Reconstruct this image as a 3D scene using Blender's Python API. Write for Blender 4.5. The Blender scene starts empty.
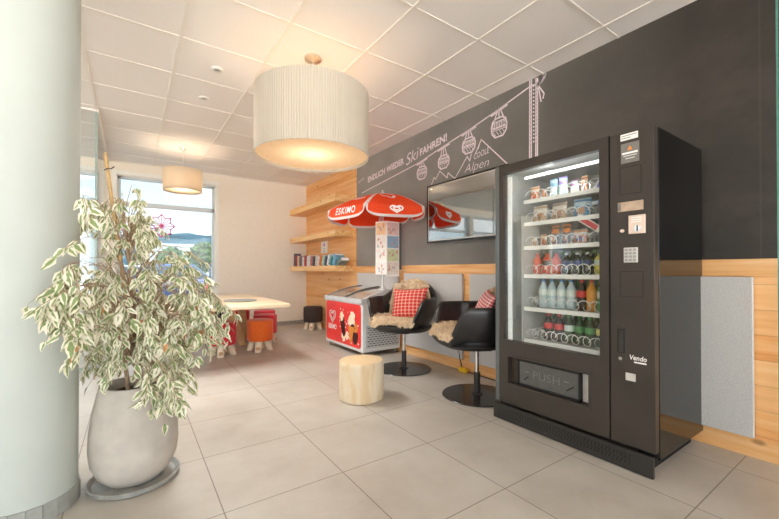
import bpy, bmesh, math, random
from mathutils import Vector, Matrix, noise as mnoise
random.seed(7)
PI = math.pi
S = bpy.context.scene
COL = S.collection

W_BASE, W_GLOW, EXPO = 0.82, 1.6, 1.28
# ------------------------------------------------------------------ camera numbers (779x519 photo frame)
CF, CYAW, CPIT, CY0, CH = 371.9, 0.6057, 0.0074, 267.77, 1.0974
FH = Vector((math.sin(CYAW), math.cos(CYAW), 0)); RT = Vector((math.cos(CYAW), -math.sin(CYAW), 0)); UP = Vector((0, 0, 1))
FW = FH * math.cos(CPIT) + UP * math.sin(CPIT); CU = UP * math.cos(CPIT) - FH * math.sin(CPIT)
CAM = Vector((0, 0, CH))
WX, ZC, YB = 3.024, 2.862, 7.42          # right wall, ceiling, back wall
def ray(px, py): return FW + RT * ((px - 389.5) / CF) + CU * ((CY0 - py) / CF)
def onx(px, py, x=WX): d = ray(px, py); return CAM + d * (x / d.x)
def ony(px, py, y=YB): d = ray(px, py); return CAM + d * (y / d.y)
def onz(px, py, z=0.0): d = ray(px, py); return CAM + d * ((z - CH) / d.z)
def atf(px, py, fwd): return CAM + ray(px, py) * fwd

# ------------------------------------------------------------------ materials
def lin(c):
    c /= 255.0
    return c / 12.92 if c <= 0.04045 else ((c + 0.055) / 1.055) ** 2.4
def rgb(r, g, b): return (lin(r), lin(g), lin(b), 1.0)
class NT:
    def __init__(s, name):
        s.m = bpy.data.materials.new(name); s.m.use_nodes = True; s.t = s.m.node_tree
        s.b = s.t.nodes['Principled BSDF']; s.out = s.t.nodes['Material Output']
    def n(s, typ, **kw):
        nd = s.t.nodes.new(typ)
        for k, v in kw.items():
            if k.startswith('i_'):
                key = k[2:].replace('_', ' ')
                nd.inputs[int(key) if key.isdigit() else key].default_value = v
            else: setattr(nd, k, v)
        return nd
    def l(s, a, b): s.t.links.new(a, b)
    def math(s, op, a, b=None, c=None):
        nd = s.n('ShaderNodeMath', operation=op)
        for i, v in enumerate((a, b, c)):
            if v is None: continue
            if hasattr(v, 'node'): s.l(v, nd.inputs[i])
            else: nd.inputs[i].default_value = v
        return nd.outputs[0]
    def mix(s, fac, a, b, blend='MIX'):
        nd = s.n('ShaderNodeMix', data_type='RGBA', blend_type=blend)
        for k, v in ((0, fac), (6, a), (7, b)):
            if hasattr(v, 'node'): s.l(v, nd.inputs[k])
            else: nd.inputs[k].default_value = v
        return nd.outputs[2]
    def ramp(s, fac, stops):
        nd = s.n('ShaderNodeValToRGB'); e = nd.color_ramp.elements
        while len(e) < len(stops): e.new(0.5)
        for i, (p, c) in enumerate(stops): e[i].position = p; e[i].color = c
        s.l(fac, nd.inputs[0]); return nd.outputs[0]
    def coord(s, kind='Object'): return s.n('ShaderNodeTexCoord').outputs[kind]
    def mapping(s, vec, scale=(1, 1, 1), loc=(0, 0, 0)):
        nd = s.n('ShaderNodeMapping'); s.l(vec, nd.inputs[0]); nd.inputs['Scale'].default_value = scale
        nd.inputs['Location'].default_value = loc; return nd.outputs[0]
    def noise(s, vec, scale, detail=3, rough=0.5):
        nd = s.n('ShaderNodeTexNoise', i_Scale=scale, i_Detail=detail, i_Roughness=rough)
        s.l(vec, nd.inputs['Vector']); return nd.outputs[0]
    def bump(s, h, strength=0.2, dist=0.01):
        nd = s.n('ShaderNodeBump', i_Strength=strength, i_Distance=dist)
        s.l(h, nd.inputs['Height']); s.l(nd.outputs[0], s.b.inputs['Normal'])
    def xyz(s, vec):
        nd = s.n('ShaderNodeSeparateXYZ'); s.l(vec, nd.inputs[0]); return nd.outputs
def M(name, c, rough=0.5, metal=0.0, spec=0.5, var=0.06, vscale=30.0, bump=0.0, bscale=200.0, coat=0.0, emit=None, estr=0.0, sheen=0.0):
    t = NT(name); b = t.b
    v = t.coord()
    n = t.noise(v, vscale, 4)
    dark = tuple(x * (1 - var * 1.5) for x in c[:3]) + (1,); lite = tuple(min(1, x * (1 + var)) for x in c[:3]) + (1,)
    t.l(t.ramp(n, [(0.3, dark), (0.7, lite)]), b.inputs['Base Color'])
    b.inputs['Roughness'].default_value = rough; b.inputs['Metallic'].default_value = metal
    b.inputs['Specular IOR Level'].default_value = spec; b.inputs['Coat Weight'].default_value = coat
    b.inputs['Sheen Weight'].default_value = sheen
    if bump: t.bump(t.noise(v, bscale, 3), bump, 0.002)
    if emit: b.inputs['Emission Color'].default_value = emit; b.inputs['Emission Strength'].default_value = estr
    return t.m
def wood_mat(name, base, light, dark, axis='Y', plank=0.0, rough=0.5, knots=True, glen=1.0, z0=0.0):
    """timber with grain along an axis; plank > 0 adds boards of that height stacked in Z"""
    t = NT(name); v = t.coord()
    sc = {'X': (0.5, 9, 9), 'Y': (9, 0.5, 9), 'Z': (9, 9, 0.5)}[axis]
    o = t.xyz(v)
    if plank:
        row = t.math('FLOOR', t.math('DIVIDE', t.math('ADD', o[2], z0), plank))
        comb = t.n('ShaderNodeCombineXYZ'); t.l(o[0], comb.inputs[0])
        t.l(t.math('ADD', o[1], t.math('MULTIPLY', row, 7.31)), comb.inputs[1]); t.l(t.math('ADD', o[2], t.math('MULTIPLY', row, 3.7)), comb.inputs[2])
        v2 = comb.outputs[0]
    else: v2 = v
    g = t.noise(t.mapping(v2, sc), 2.2 * glen, 5, 0.6)
    f = t.noise(t.mapping(v2, tuple(s * 4 for s in sc)), 5 * glen, 3, 0.6)
    c = t.ramp(g, [(0.3, dark), (0.5, base), (0.72, light)])
    c = t.mix(t.math('MULTIPLY', f, 0.35), c, dark)
    if plank:
        wn = t.n('ShaderNodeTexWhiteNoise', noise_dimensions='1D'); t.l(row, wn.inputs['W'])
        c = t.mix(t.math('MULTIPLY', wn.outputs[0], 0.45), c, light)
    if knots:
        vo = t.n('ShaderNodeTexVoronoi', i_Scale=1.0); t.l(t.mapping(v2, {'X': (3.2, 6, 6), 'Y': (6, 3.2, 6), 'Z': (6, 6, 3.2)}[axis]), vo.inputs['Vector'])
        k = t.ramp(vo.outputs['Distance'], [(0.05, (1, 1, 1, 1)), (0.13, (0, 0, 0, 1))])
        c = t.mix(t.math('MULTIPLY', k, 0.75), c, tuple(x * 0.42 for x in dark[:3]) + (1,))
    if plank:
        fr = t.math('FRACT', t.math('DIVIDE', t.math('ADD', o[2], z0), plank))
        seam = t.math('LESS_THAN', fr, 0.018)
        c = t.mix(t.math('MULTIPLY', seam, 0.55), c, tuple(x * 0.4 for x in dark[:3]) + (1,))
    t.l(c, t.b.inputs['Base Color']); t.b.inputs['Roughness'].default_value = rough
    t.bump(f, 0.06, 0.003)
    return t.m
def glass_mat(name, tint=(1, 1, 1, 1), rough=0.0, ior=1.45, gain=1.0):
    t = NT(name); t.t.nodes.remove(t.b)
    tr = t.n('ShaderNodeBsdfTransparent'); tr.inputs[0].default_value = tint
    gl = t.n('ShaderNodeBsdfGlossy'); gl.inputs['Roughness'].default_value = rough
    lw = t.n('ShaderNodeLayerWeight', i_Blend=0.5); f0 = ((ior - 1) / (ior + 1)) ** 2; fr = t.math('ADD', f0, t.math('MULTIPLY', t.math('POWER', lw.outputs['Facing'], 5.0), 1 - f0))
    mx = t.n('ShaderNodeMixShader'); t.l(t.math('MULTIPLY', fr, gain), mx.inputs[0]); t.l(tr.outputs[0], mx.inputs[1]); t.l(gl.outputs[0], mx.inputs[2])
    t.l(mx.outputs[0], t.out.inputs[0]); return t.m

W8 = rgb(240, 238, 234)
m_cream = M('cream plaster', rgb(238, 229, 215), 0.85, var=0.02, bump=0.05, bscale=120)
m_white = M('white paint', rgb(236, 234, 228), 0.6, var=0.02)
m_colwhite = M('column plaster', rgb(190, 196, 190), 0.8, var=0.02, vscale=4, bump=0.04)
m_chalk = M('chalk line', rgb(236, 220, 226), 0.9, var=0.12, vscale=60)
m_black_metal = M('black powder coat', rgb(50, 47, 44), 0.38, var=0.12, vscale=14, bump=0.03, bscale=500)
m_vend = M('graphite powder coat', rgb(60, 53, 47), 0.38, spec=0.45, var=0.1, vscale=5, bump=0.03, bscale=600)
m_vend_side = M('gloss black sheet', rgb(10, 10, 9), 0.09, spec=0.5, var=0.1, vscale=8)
m_vend_kick = M('dark kick plate paint', rgb(44, 41, 38), 0.45, var=0.1)
m_hole = M('dark opening', rgb(14, 13, 12), 0.8, var=0.1)
m_gap = M('black rubber gap', rgb(16, 16, 16), 0.6, var=0.1)
m_steel = M('brushed steel', rgb(190, 188, 184), 0.3, metal=1.0, var=0.05)
m_chrome = M('chrome', rgb(220, 218, 216), 0.12, metal=1.0, var=0.03)
m_brass = M('brushed nickel', rgb(228, 218, 200), 0.3, metal=1.0, var=0.04)
m_liner = M('pale vending liner', rgb(198, 199, 196), 0.4, var=0.04)
m_rail = M('white price rail', rgb(240, 240, 238), 0.4, var=0.02)
m_wire = M('coil wire', rgb(232, 232, 232), 0.3, metal=0.4, var=0.03)
m_lamp_on = M('lit tube', rgb(255, 255, 250), 0.4, emit=rgb(246, 250, 255), estr=0.8)
m_leather = M('black leather', rgb(34, 32, 32), 0.34, spec=0.6, var=0.15, vscale=20, bump=0.12, bscale=260)
m_black_gloss = M('black lacquer disc', rgb(38, 33, 31), 0.22, var=0.1)
m_pot = M('speckled clay pot', rgb(192, 184, 174), 0.8, var=0.10, vscale=9, bump=0.25, bscale=90)
m_saucer = M('zinc saucer', rgb(172, 172, 168), 0.45, metal=0.3, var=0.2, vscale=12)
m_soil = M('soil', rgb(70, 50, 38), 0.95, var=0.4, vscale=60, bump=0.6, bscale=80)
m_bark = M('bark', rgb(176, 150, 124), 0.85, var=0.2, vscale=80)
m_bamboo = M('bamboo cane', rgb(206, 170, 118), 0.6, var=0.15, vscale=40)
m_tape = M('tie', rgb(60, 55, 50), 0.7)
m_frame_pvc = M('window frame grey', rgb(206, 214, 219), 0.4, var=0.02)
m_trim_white = M('window reveal white', rgb(238, 236, 230), 0.5, var=0.02)
m_tbar = M('ceiling bar paint', rgb(236, 230, 222), 0.5, var=0.02)
m_skirt = M('grey tile skirting', rgb(158, 152, 142), 0.5, var=0.12, vscale=20)
m_skirt2 = M('column skirting tile', rgb(160, 162, 156), 0.55, var=0.12, vscale=16)
m_grout = M('grout', rgb(120, 116, 110), 0.8)
m_red = M('red felt', rgb(206, 30, 46), 0.85, var=0.08, vscale=60, sheen=0.3, bump=0.1, bscale=400)
m_orange = M('orange felt', rgb(232, 104, 26), 0.85, var=0.08, vscale=60, sheen=0.3, bump=0.1, bscale=400)
m_dkfelt = M('dark brown felt', rgb(66, 54, 50), 0.9, var=0.1, vscale=60, bump=0.1, bscale=400)
m_navyfelt = M('navy felt', rgb(36, 38, 60), 0.9, var=0.1, vscale=60)
m_birch = M('peeled birch wood', rgb(232, 214, 188), 0.7, var=0.14, vscale=14, bump=0.1)
m_endgrain = M('birch end grain', rgb(206, 160, 120), 0.8, var=0.15, vscale=40)
m_felt = M('grey acoustic felt', rgb(202, 199, 196), 0.95, var=0.16, vscale=240, bump=0.2, bscale=500)
m_fz_white = M('freezer white enamel', rgb(226, 226, 224), 0.35, var=0.02)
m_fz_red = M('freezer graphic red', rgb(238, 62, 58), 0.3, var=0.1, vscale=2.0)
m_fz_lid = M('freezer lid frame', rgb(214, 216, 216), 0.35, metal=0.2, var=0.04)
m_fz_dark = M('freezer lid gasket', rgb(132, 128, 122), 0.4, var=0.1)
m_fz_grille = M('freezer grille grey', rgb(196, 196, 194), 0.45, var=0.04)
m_slot = M('grille slot', rgb(86, 86, 86), 0.7)
m_print_white = M('white print', rgb(250, 246, 242), 0.5, var=0.02)
m_print_cream = M('pale print', rgb(246, 226, 200), 0.5, var=0.1, vscale=40)
m_choc = M('chocolate print', rgb(62, 32, 26), 0.4, var=0.2, vscale=20)
m_waffle = M('waffle print', rgb(222, 142, 66), 0.5, var=0.2, vscale=60)
m_steelpole = M('parasol pole', rgb(214, 212, 208), 0.35, metal=0.3, var=0.03)
m_tvframe = M('tv black frame', rgb(14, 14, 14), 0.25, var=0.1)
m_tvscreen = M('tv screen glass', rgb(26, 24, 22), 0.04, spec=1.0, var=0.05, coat=1.0)
m_tvscreen.node_tree.nodes['Principled BSDF'].inputs['IOR'].default_value = 2.3; m_tvscreen.node_tree.nodes['Principled BSDF'].inputs['Coat IOR'].default_value = 2.0
m_tvline = M('tv bezel silver line', rgb(205, 196, 188), 0.3, metal=0.3)
m_paper = M('paper', rgb(244, 240, 236), 0.8, var=0.02)
m_magenta = M('magenta print', rgb(214, 70, 140), 0.6, var=0.05)
m_yellow = M('yellow plug plastic', rgb(240, 190, 40), 0.5)
m_cable = M('black cable', rgb(24, 22, 22), 0.5)
m_slate = M('grey slate tray', rgb(150, 150, 146), 0.6, var=0.15, vscale=30)
m_card = M('grey card', rgb(126, 122, 116), 0.6, var=0.08)
m_peach = M('peach coin plate', rgb(236, 214, 198), 0.35, metal=0.3, var=0.05)
m_silver = M('silver sticker', rgb(214, 210, 204), 0.35, metal=0.4, var=0.05)
m_keys = M('key grey', rgb(170, 168, 164), 0.4, metal=0.3)
m_log_side = None

wood_panel = wood_mat('spruce boarding', rgb(240, 174, 106), rgb(250, 208, 152), rgb(214, 136, 66), 'Y', 0.147, 0.42, z0=0.015)
wood_rail = wood_mat('spruce rail', rgb(240, 184, 122), rgb(248, 210, 160), rgb(216, 148, 84), 'Y', 0, 0.42)
wood_shelf = wood_mat('spruce shelf board', rgb(246, 200, 138), rgb(252, 222, 176), rgb(222, 158, 90), 'Y', 0, 0.45)
wood_table = wood_mat('pale table timber', rgb(236, 214, 182), rgb(246, 230, 204), rgb(214, 184, 144), 'X', 0, 0.4)
wood_leg = wood_mat('table leg timber', rgb(222, 184, 134), rgb(238, 208, 166), rgb(192, 148, 98), 'Z', 0, 0.5)
m_glass_vend = glass_mat('vending glass', (0.97, 0.98, 0.97, 1), 0.01, 1.5, 1.7)
m_glass_win = glass_mat('window glass', (0.97, 0.99, 0.98, 1), 0.0, 1.45)
m_glass_part = glass_mat('partition glass', (0.975, 0.985, 0.98, 1), 0.0, 1.45)
m_glass_edge = M('glass edge green', rgb(84, 136, 122), 0.15, var=0.1)
m_glass_edge2 = M('partition edge', rgb(150, 168, 160), 0.2, var=0.05)

def mk_log():
    t = NT('pale debarked log'); v = t.coord(); g = t.noise(t.mapping(v, (5, 5, 1.1)), 2.2, 4, 0.6)
    f = t.noise(t.mapping(v, (40, 40, 4)), 2, 3, 0.6)
    c = t.ramp(g, [(0.40, rgb(214, 186, 150)), (0.47, rgb(220, 196, 160)), (0.5, rgb(222, 204, 176)), (0.7, rgb(228, 213, 190))])
    c = t.mix(t.math('MULTIPLY', f, 0.3), c, rgb(206, 170, 120)); t.l(c, t.b.inputs['Base Color']); t.b.inputs['Roughness'].default_value = 0.7
    t.bump(f, 0.15, 0.003); return t.m
def mk_logtop():
    t = NT('log end grain'); v = t.coord(); wv = t.n('ShaderNodeTexWave', wave_type='RINGS', rings_direction='Z', i_Scale=14.0, i_Distortion=3.0, i_Detail=3.0)
    t.l(v, wv.inputs['Vector'])
    c = t.ramp(wv.outputs[0], [(0.2, rgb(214, 182, 138)), (0.8, rgb(232, 208, 170))]); t.l(c, t.b.inputs['Base Color']); t.b.inputs['Roughness'].default_value = 0.8
    return t.m
m_log_side, m_log_top = mk_log(), mk_logtop()

def mk_floor():
    t = NT('beige stone tile'); v = t.coord(); o = t.xyz(v)
    gx, gy = 0.3484, 0.6145
    fx = t.math('FRACT', t.math('ADD', t.math('DIVIDE', t.math('SUBTRACT', o[0], gx), 0.6), 40)); fy = t.math('FRACT', t.math('ADD', t.math('DIVIDE', t.math('SUBTRACT', o[1], gy), 0.6), 40))
    dx = t.math('ABSOLUTE', t.math('SUBTRACT', fx, 0.5)); dy = t.math('ABSOLUTE', t.math('SUBTRACT', fy, 0.5))
    seam = t.math('GREATER_THAN', t.math('MAXIMUM', dx, dy), 0.4955)
    ix = t.math('FLOOR', t.math('DIVIDE', t.math('SUBTRACT', o[0], gx), 0.6)); iy = t.math('FLOOR', t.math('DIVIDE', t.math('SUBTRACT', o[1], gy), 0.6))
    wn = t.n('ShaderNodeTexWhiteNoise', noise_dimensions='2D'); cb = t.n('ShaderNodeCombineXYZ'); t.l(ix, cb.inputs[0]); t.l(iy, cb.inputs[1]); t.l(cb.outputs[0], wn.inputs['Vector'])
    n1 = t.noise(v, 2.4, 6, 0.62); n2 = t.noise(v, 60, 4, 0.7)
    c = t.ramp(n1, [(0.32, rgb(176, 168, 157)), (0.5, rgb(188, 181, 171)), (0.7, rgb(198, 192, 183))])
    c = t.mix(t.math('MULTIPLY', n2, 0.22), c, rgb(150, 134, 118))
    c = t.mix(t.math('MULTIPLY', wn.outputs[0], 0.14), c, rgb(206, 196, 184))
    c = t.mix(t.math('MULTIPLY', seam, 0.8), c, rgb(108, 94, 82))
    t.l(c, t.b.inputs['Base Color'])
    t.l(t.ramp(n1, [(0.3, (0.325,) * 3 + (1,)), (0.7, (0.40,) * 3 + (1,))]), t.b.inputs['Roughness'])
    t.bump(t.math('SUBTRACT', t.math('MULTIPLY', n2, 0.25), seam), 0.12, 0.003)
    return t.m
def mk_ceiling():
    t = NT('mineral ceiling tile'); v = t.coord(); n = t.noise(v, 130, 4, 0.7); n2 = t.noise(v, 3, 2)
    c = t.ramp(n, [(0.3, rgb(232, 227, 222)), (0.6, rgb(243, 239, 235))]); c = t.mix(t.math('MULTIPLY', n2, 0.12), c, rgb(220, 214, 206))
    t.l(c, t.b.inputs['Base Color']); t.b.inputs['Roughness'].default_value = 0.9; t.bump(n, 0.15, 0.002); return t.m
def mk_chalkboard():
    t = NT('black chalkboard paint'); v = t.coord(); o = t.xyz(v)
    n = t.noise(t.mapping(v, (1, 1.0, 1.3)), 1.6, 6, 0.65); n2 = t.noise(v, 14, 4, 0.6)
    c = t.ramp(n, [(0.3, rgb(38, 34, 30)), (0.5, rgb(48, 43, 38)), (0.72, rgb(68, 60, 53))])
    c = t.mix(t.math('MULTIPLY', n2, 0.15), c, rgb(96, 90, 84))
    painted_gloss = t.ramp(t.math('DIVIDE', o[1], 7.4), [(0.12, (0, 0, 0, 1)), (0.55, (1, 1, 1, 1))])          # window reflection painted in, paler towards the back, broken up by chalk smears
    gloss_smears = t.ramp(t.noise(t.mapping(v, (1, 0.8, 1.1)), 1.1, 5, 0.6), [(0.3, (0.55,) * 3 + (1,)), (0.7, (1, 1, 1, 1))])
    c = t.mix(t.math('MULTIPLY', t.math('MULTIPLY', painted_gloss, gloss_smears), 0.8), c, rgb(166, 162, 155))
    d = t.math('ABSOLUTE', t.math('SUBTRACT', t.math('FRACT', t.math('ADD', t.math('DIVIDE', t.math('SUBTRACT', o[1], 0.55), 3.5), 10)), 0.5))
    c = t.mix(t.math('MULTIPLY', t.math('GREATER_THAN', d, 0.4988), 0.12), c, rgb(110, 100, 90))
    t.l(c, t.b.inputs['Base Color']); t.b.inputs['Roughness'].default_value = 0.42; t.b.inputs['Specular IOR Level'].default_value = 0.4; t.b.inputs['Sheen Weight'].default_value = 0.4; t.b.inputs['Sheen Roughness'].default_value = 0.45; t.b.inputs['Sheen Tint'].default_value = (1, 0.97, 0.94, 1); t.bump(n2, 0.05, 0.004); return t.m
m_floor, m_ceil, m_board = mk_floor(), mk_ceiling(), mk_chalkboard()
def mk_shade(tf):
    t = NT('pleated cream shade'); v = t.coord(); o = t.xyz(v)
    a = t.math('ARCTAN2', o[1], o[0]); w = t.math('SINE', t.math('MULTIPLY', a, 150)); w2 = t.noise(t.mapping(v, (25, 25, 0.3)), 1, 2)
    c = t.mix(t.math('MULTIPLY', t.math('ADD', t.math('MULTIPLY', w, 0.5), 0.5), 0.35), rgb(222, 214, 200), rgb(196, 184, 166))
    c = t.mix(t.math('MULTIPLY', w2, 0.3), c, rgb(216, 204, 186))
    df = t.n('ShaderNodeBsdfDiffuse'); tl = t.n('ShaderNodeBsdfTranslucent'); t.l(c, df.inputs[0]); t.l(c, tl.inputs[0])
    bp = t.n('ShaderNodeBump', i_Strength=0.5, i_Distance=0.006); t.l(w, bp.inputs['Height']); t.l(bp.outputs[0], df.inputs['Normal'])
    mx = t.n('ShaderNodeMixShader', i_0=tf); t.l(df.outputs[0], mx.inputs[1]); t.l(tl.outputs[0], mx.inputs[2]); t.l(mx.outputs[0], t.out.inputs[0]); return t.m
m_shade, m_shade_small = mk_shade(0.22), mk_shade(0.5)
def mk_translucent(name, c, tfac=0.4):
    t = NT(name); df = t.n('ShaderNodeBsdfDiffuse'); tl = t.n('ShaderNodeBsdfTranslucent'); v = t.coord(); n = t.noise(v, 40, 3)
    cc = t.ramp(n, [(0.3, tuple(x * 0.92 for x in c[:3]) + (1,)), (0.7, c)]); t.l(cc, df.inputs[0]); t.l(cc, tl.inputs[0])
    mx = t.n('ShaderNodeMixShader', i_0=tfac); t.l(df.outputs[0], mx.inputs[1]); t.l(tl.outputs[0], mx.inputs[2]); t.l(mx.outputs[0], t.out.inputs[0]); return t.m
m_diffuser = mk_translucent('lamp diffuser fabric', rgb(240, 218, 188), 0.38)
m_para_red = mk_translucent('parasol red cloth', rgb(255, 104, 62), 0.45)
m_para_white = mk_translucent('parasol white hem', rgb(240, 232, 228), 0.35)
def mk_leaf():
    t = NT('variegated leaf'); uv = t.n('ShaderNodeUVMap').outputs[0]; o = t.xyz(uv)
    at = t.n('ShaderNodeAttribute', attribute_name='rnd')
    u = t.math('ABSOLUTE', o[0]); cb = t.n('ShaderNodeCombineXYZ'); t.l(o[0], cb.inputs[0]); t.l(o[1], cb.inputs[1]); t.l(t.math('MULTIPLY', at.outputs['Fac'], 90.0), cb.inputs[2])
    n = t.noise(cb.outputs[0], 1.9, 2, 0.5)
    u = t.math('ADD', u, t.math('MULTIPLY', t.math('ABSOLUTE', t.math('SUBTRACT', o[1], 0.42)), 0.75))
    d = t.math('ADD', u, t.math('MULTIPLY', t.math('SUBTRACT', n, 0.5), 1.3))
    thr = t.math('ADD', 0.26, t.math('MULTIPLY', at.outputs['Fac'], 0.40))
    g = t.math('LESS_THAN', d, thr)
    green = t.mix(n, rgb(106, 132, 72), rgb(170, 184, 132)); cream = t.mix(at.outputs['Fac'], rgb(246, 241, 222), rgb(238, 232, 210))
    c = t.mix(g, cream, green)
    df = t.n('ShaderNodeBsdfPrincipled'); tl = t.n('ShaderNodeBsdfTranslucent'); t.l(c, df.inputs['Base Color']); df.inputs['Roughness'].default_value = 0.4; t.l(c, tl.inputs[0])
    mx = t.n('ShaderNodeMixShader', i_0=0.3); t.l(df.outputs[0], mx.inputs[1]); t.l(tl.outputs[0], mx.inputs[2]); t.l(mx.outputs[0], t.out.inputs[0]); return t.m
m_leaf = mk_leaf()
m_dryleaf = M('dry leaf', rgb(198, 142, 92), 0.7)
def mk_plaid(name, n, red, pale, thr):
    t = NT(name); uv = t.n('ShaderNodeUVMap').outputs[0]; o = t.xyz(uv)
    fx = t.math('LESS_THAN', t.math('FRACT', t.math('MULTIPLY', o[0], n)), thr); fy = t.math('LESS_THAN', t.math('FRACT', t.math('MULTIPLY', o[1], n)), thr)
    s = t.math('MULTIPLY', t.math('ADD', fx, fy), 0.5); w = t.noise(uv, 160, 2)
    c = t.mix(t.math('MULTIPLY', s, 0.95), red, pale); c = t.mix(t.math('MULTIPLY', w, 0.2), c, tuple(x * 0.6 for x in red[:3]) + (1,))
    t.l(c, t.b.inputs['Base Color']); t.b.inputs['Roughness'].default_value = 0.9; return t.m
m_plaid = mk_plaid('red checked cloth', 9, rgb(206, 44, 44), rgb(240, 200, 176), 0.3)
m_plaid2 = mk_plaid('red and white small check cloth', 14, rgb(196, 36, 52), rgb(244, 232, 226), 0.45)
def mk_fur():
    t = NT('sandy sheepskin'); v = t.coord(); n = t.noise(v, 18, 4); at = t.n('ShaderNodeAttribute', attribute_name='rnd')
    c = t.ramp(t.math('ADD', t.math('MULTIPLY', n, 0.6), t.math('MULTIPLY', at.outputs['Fac'], 0.4)), [(0.2, rgb(196, 164, 126)), (0.46, rgb(232, 206, 170)), (0.7, rgb(250, 234, 208))])
    t.l(c, t.b.inputs['Base Color']); t.b.inputs['Roughness'].default_value = 0.85; t.b.inputs['Sheen Weight'].default_value = 0.3; return t.m
m_fur = mk_fur()

# ------------------------------------------------------------------ mesh collecting
class G:
    def __init__(s): s.v = []; s.f = []; s.m = []; s.uv = {}
    def poly(s, pts, mi=0, uv=None):
        i = len(s.v); s.v += [Vector(p) for p in pts]; s.f.append(tuple(range(i, i + len(pts)))); s.m.append(mi)
        if uv: s.uv[len(s.f) - 1] = uv
        return s
    def grid(s, rows, mi=0, close_u=False, close_v=False, uv=False):
        i = len(s.v); nr, nc = len(rows), len(rows[0])
        for r in rows: s.v += [Vector(p) for p in r]
        for a in range(nr if close_v else nr - 1):
            for b in range(nc if close_u else nc - 1):
                a2, b2 = (a + 1) % nr, (b + 1) % nc
                s.f.append((i + a * nc + b, i + a * nc + b2, i + a2 * nc + b2, i + a2 * nc + b)); s.m.append(mi)
                if uv: s.uv[len(s.f) - 1] = [(b / (nc - 1), a / (nr - 1)), ((b + 1) / (nc - 1), a / (nr - 1)), ((b + 1) / (nc - 1), (a + 1) / (nr - 1)), (b / (nc - 1), (a + 1) / (nr - 1))]
        return s
    def box(s, lo, hi, mi=0):
        x0, y0, z0 = lo; x1, y1, z1 = hi; i = len(s.v)
        s.v += [Vector(p) for p in ((x0, y0, z0), (x1, y0, z0), (x1, y1, z0), (x0, y1, z0), (x0, y0, z1), (x1, y0, z1), (x1, y1, z1), (x0, y1, z1))]
        for q in ((3, 2, 1, 0), (4, 5, 6, 7), (0, 1, 5, 4), (1, 2, 6, 5), (2, 3, 7, 6), (3, 0, 4, 7)): s.f.append(tuple(i + k for k in q)); s.m.append(mi)
        return s
    def lathe(s, prof, n=32, c=(0, 0, 0), mi=0, cap0=True, cap1=True, mis=None):
        i = len(s.v); c = Vector(c)
        for r, z in prof: s.v += [c + Vector((r * math.cos(2 * PI * k / n), r * math.sin(2 * PI * k / n), z)) for k in range(n)]
        for a in range(len(prof) - 1):
            for k in range(n):
                s.f.append((i + a * n + k, i + a * n + (k + 1) % n, i + (a + 1) * n + (k + 1) % n, i + (a + 1) * n + k)); s.m.append(mis[a] if mis else mi)
        if cap0: s.f.append(tuple(i + k for k in reversed(range(n)))); s.m.append(mis[0] if mis else mi)
        if cap1: s.f.append(tuple(i + (len(prof) - 1) * n + k for k in range(n))); s.m.append(mis[-1] if mis else mi)
        return s
    def tube(s, pts, r, n=8, mi=0, cap=True):
        pts = [Vector(p) for p in pts]; i = len(s.v); rows = []; prev = None
        for k, p in enumerate(pts):
            d = (pts[min(k + 1, len(pts) - 1)] - pts[max(k - 1, 0)]).normalized()
            ref = prev if prev is not None else (Vector((0, 0, 1)) if abs(d.z) < 0.9 else Vector((1, 0, 0)))
            a = (ref - d * ref.dot(d)).normalized(); prev = a; b = d.cross(a)
            rr = r[k] if isinstance(r, (list, tuple)) else r
            s.v += [p + (a * math.cos(2 * PI * j / n) + b * math.sin(2 * PI * j / n)) * rr for j in range(n)]
        for k in range(len(pts) - 1):
            for j in range(n): s.f.append((i + k * n + j, i + k * n + (j + 1) % n, i + (k + 1) * n + (j + 1) % n, i + (k + 1) * n + j)); s.m.append(mi)
        if cap:
            s.f.append(tuple(i + j for j in reversed(range(n)))); s.m.append(mi)
            e = i + (len(pts) - 1) * n; s.f.append(tuple(e + j for j in range(n))); s.m.append(mi)
        return s
    def prism(s, outline, fn, d0, d1, mi=0):
        """outline: 2D points; fn(u, v, d) -> point; solid slab between depth d0 and d1"""
        a = [fn(u, v, d0) for u, v in outline]; b = [fn(u, v, d1) for u, v in outline]; i = len(s.v); n = len(a)
        s.v += [Vector(p) for p in a + b]; s.f.append(tuple(range(i, i + n))); s.m.append(mi); s.f.append(tuple(reversed(range(i + n, i + 2 * n)))); s.m.append(mi)
        for k in range(n): s.f.append((i + (k + 1) % n, i + k, i + n + k, i + n + (k + 1) % n)); s.m.append(mi)
        return s
    def stroke(s, pts, w, fn, d=0.0012, mi=0):
        """flat chalk or print stroke along 2D points on a surface"""
        for (u0, v0), (u1, v1) in zip(pts, pts[1:]):
            dx, dy = u1 - u0, v1 - v0; L = math.hypot(dx, dy)
            if L < 1e-9: continue
            nx, ny = -dy / L * w / 2, dx / L * w / 2; ex, ey = dx / L * w * 0.3, dy / L * w * 0.3
            s.prism([(u0 - ex + nx, v0 - ey + ny), (u0 - ex - nx, v0 - ey - ny), (u1 + ex - nx, v1 + ey - ny), (u1 + ex + nx, v1 + ey + ny)], fn, 0, d, mi)
        return s
def origin_of(p):
    o = Vector((0, 0, 0))
    while p is not None: o += p.location; p = p.parent
    return o
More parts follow.
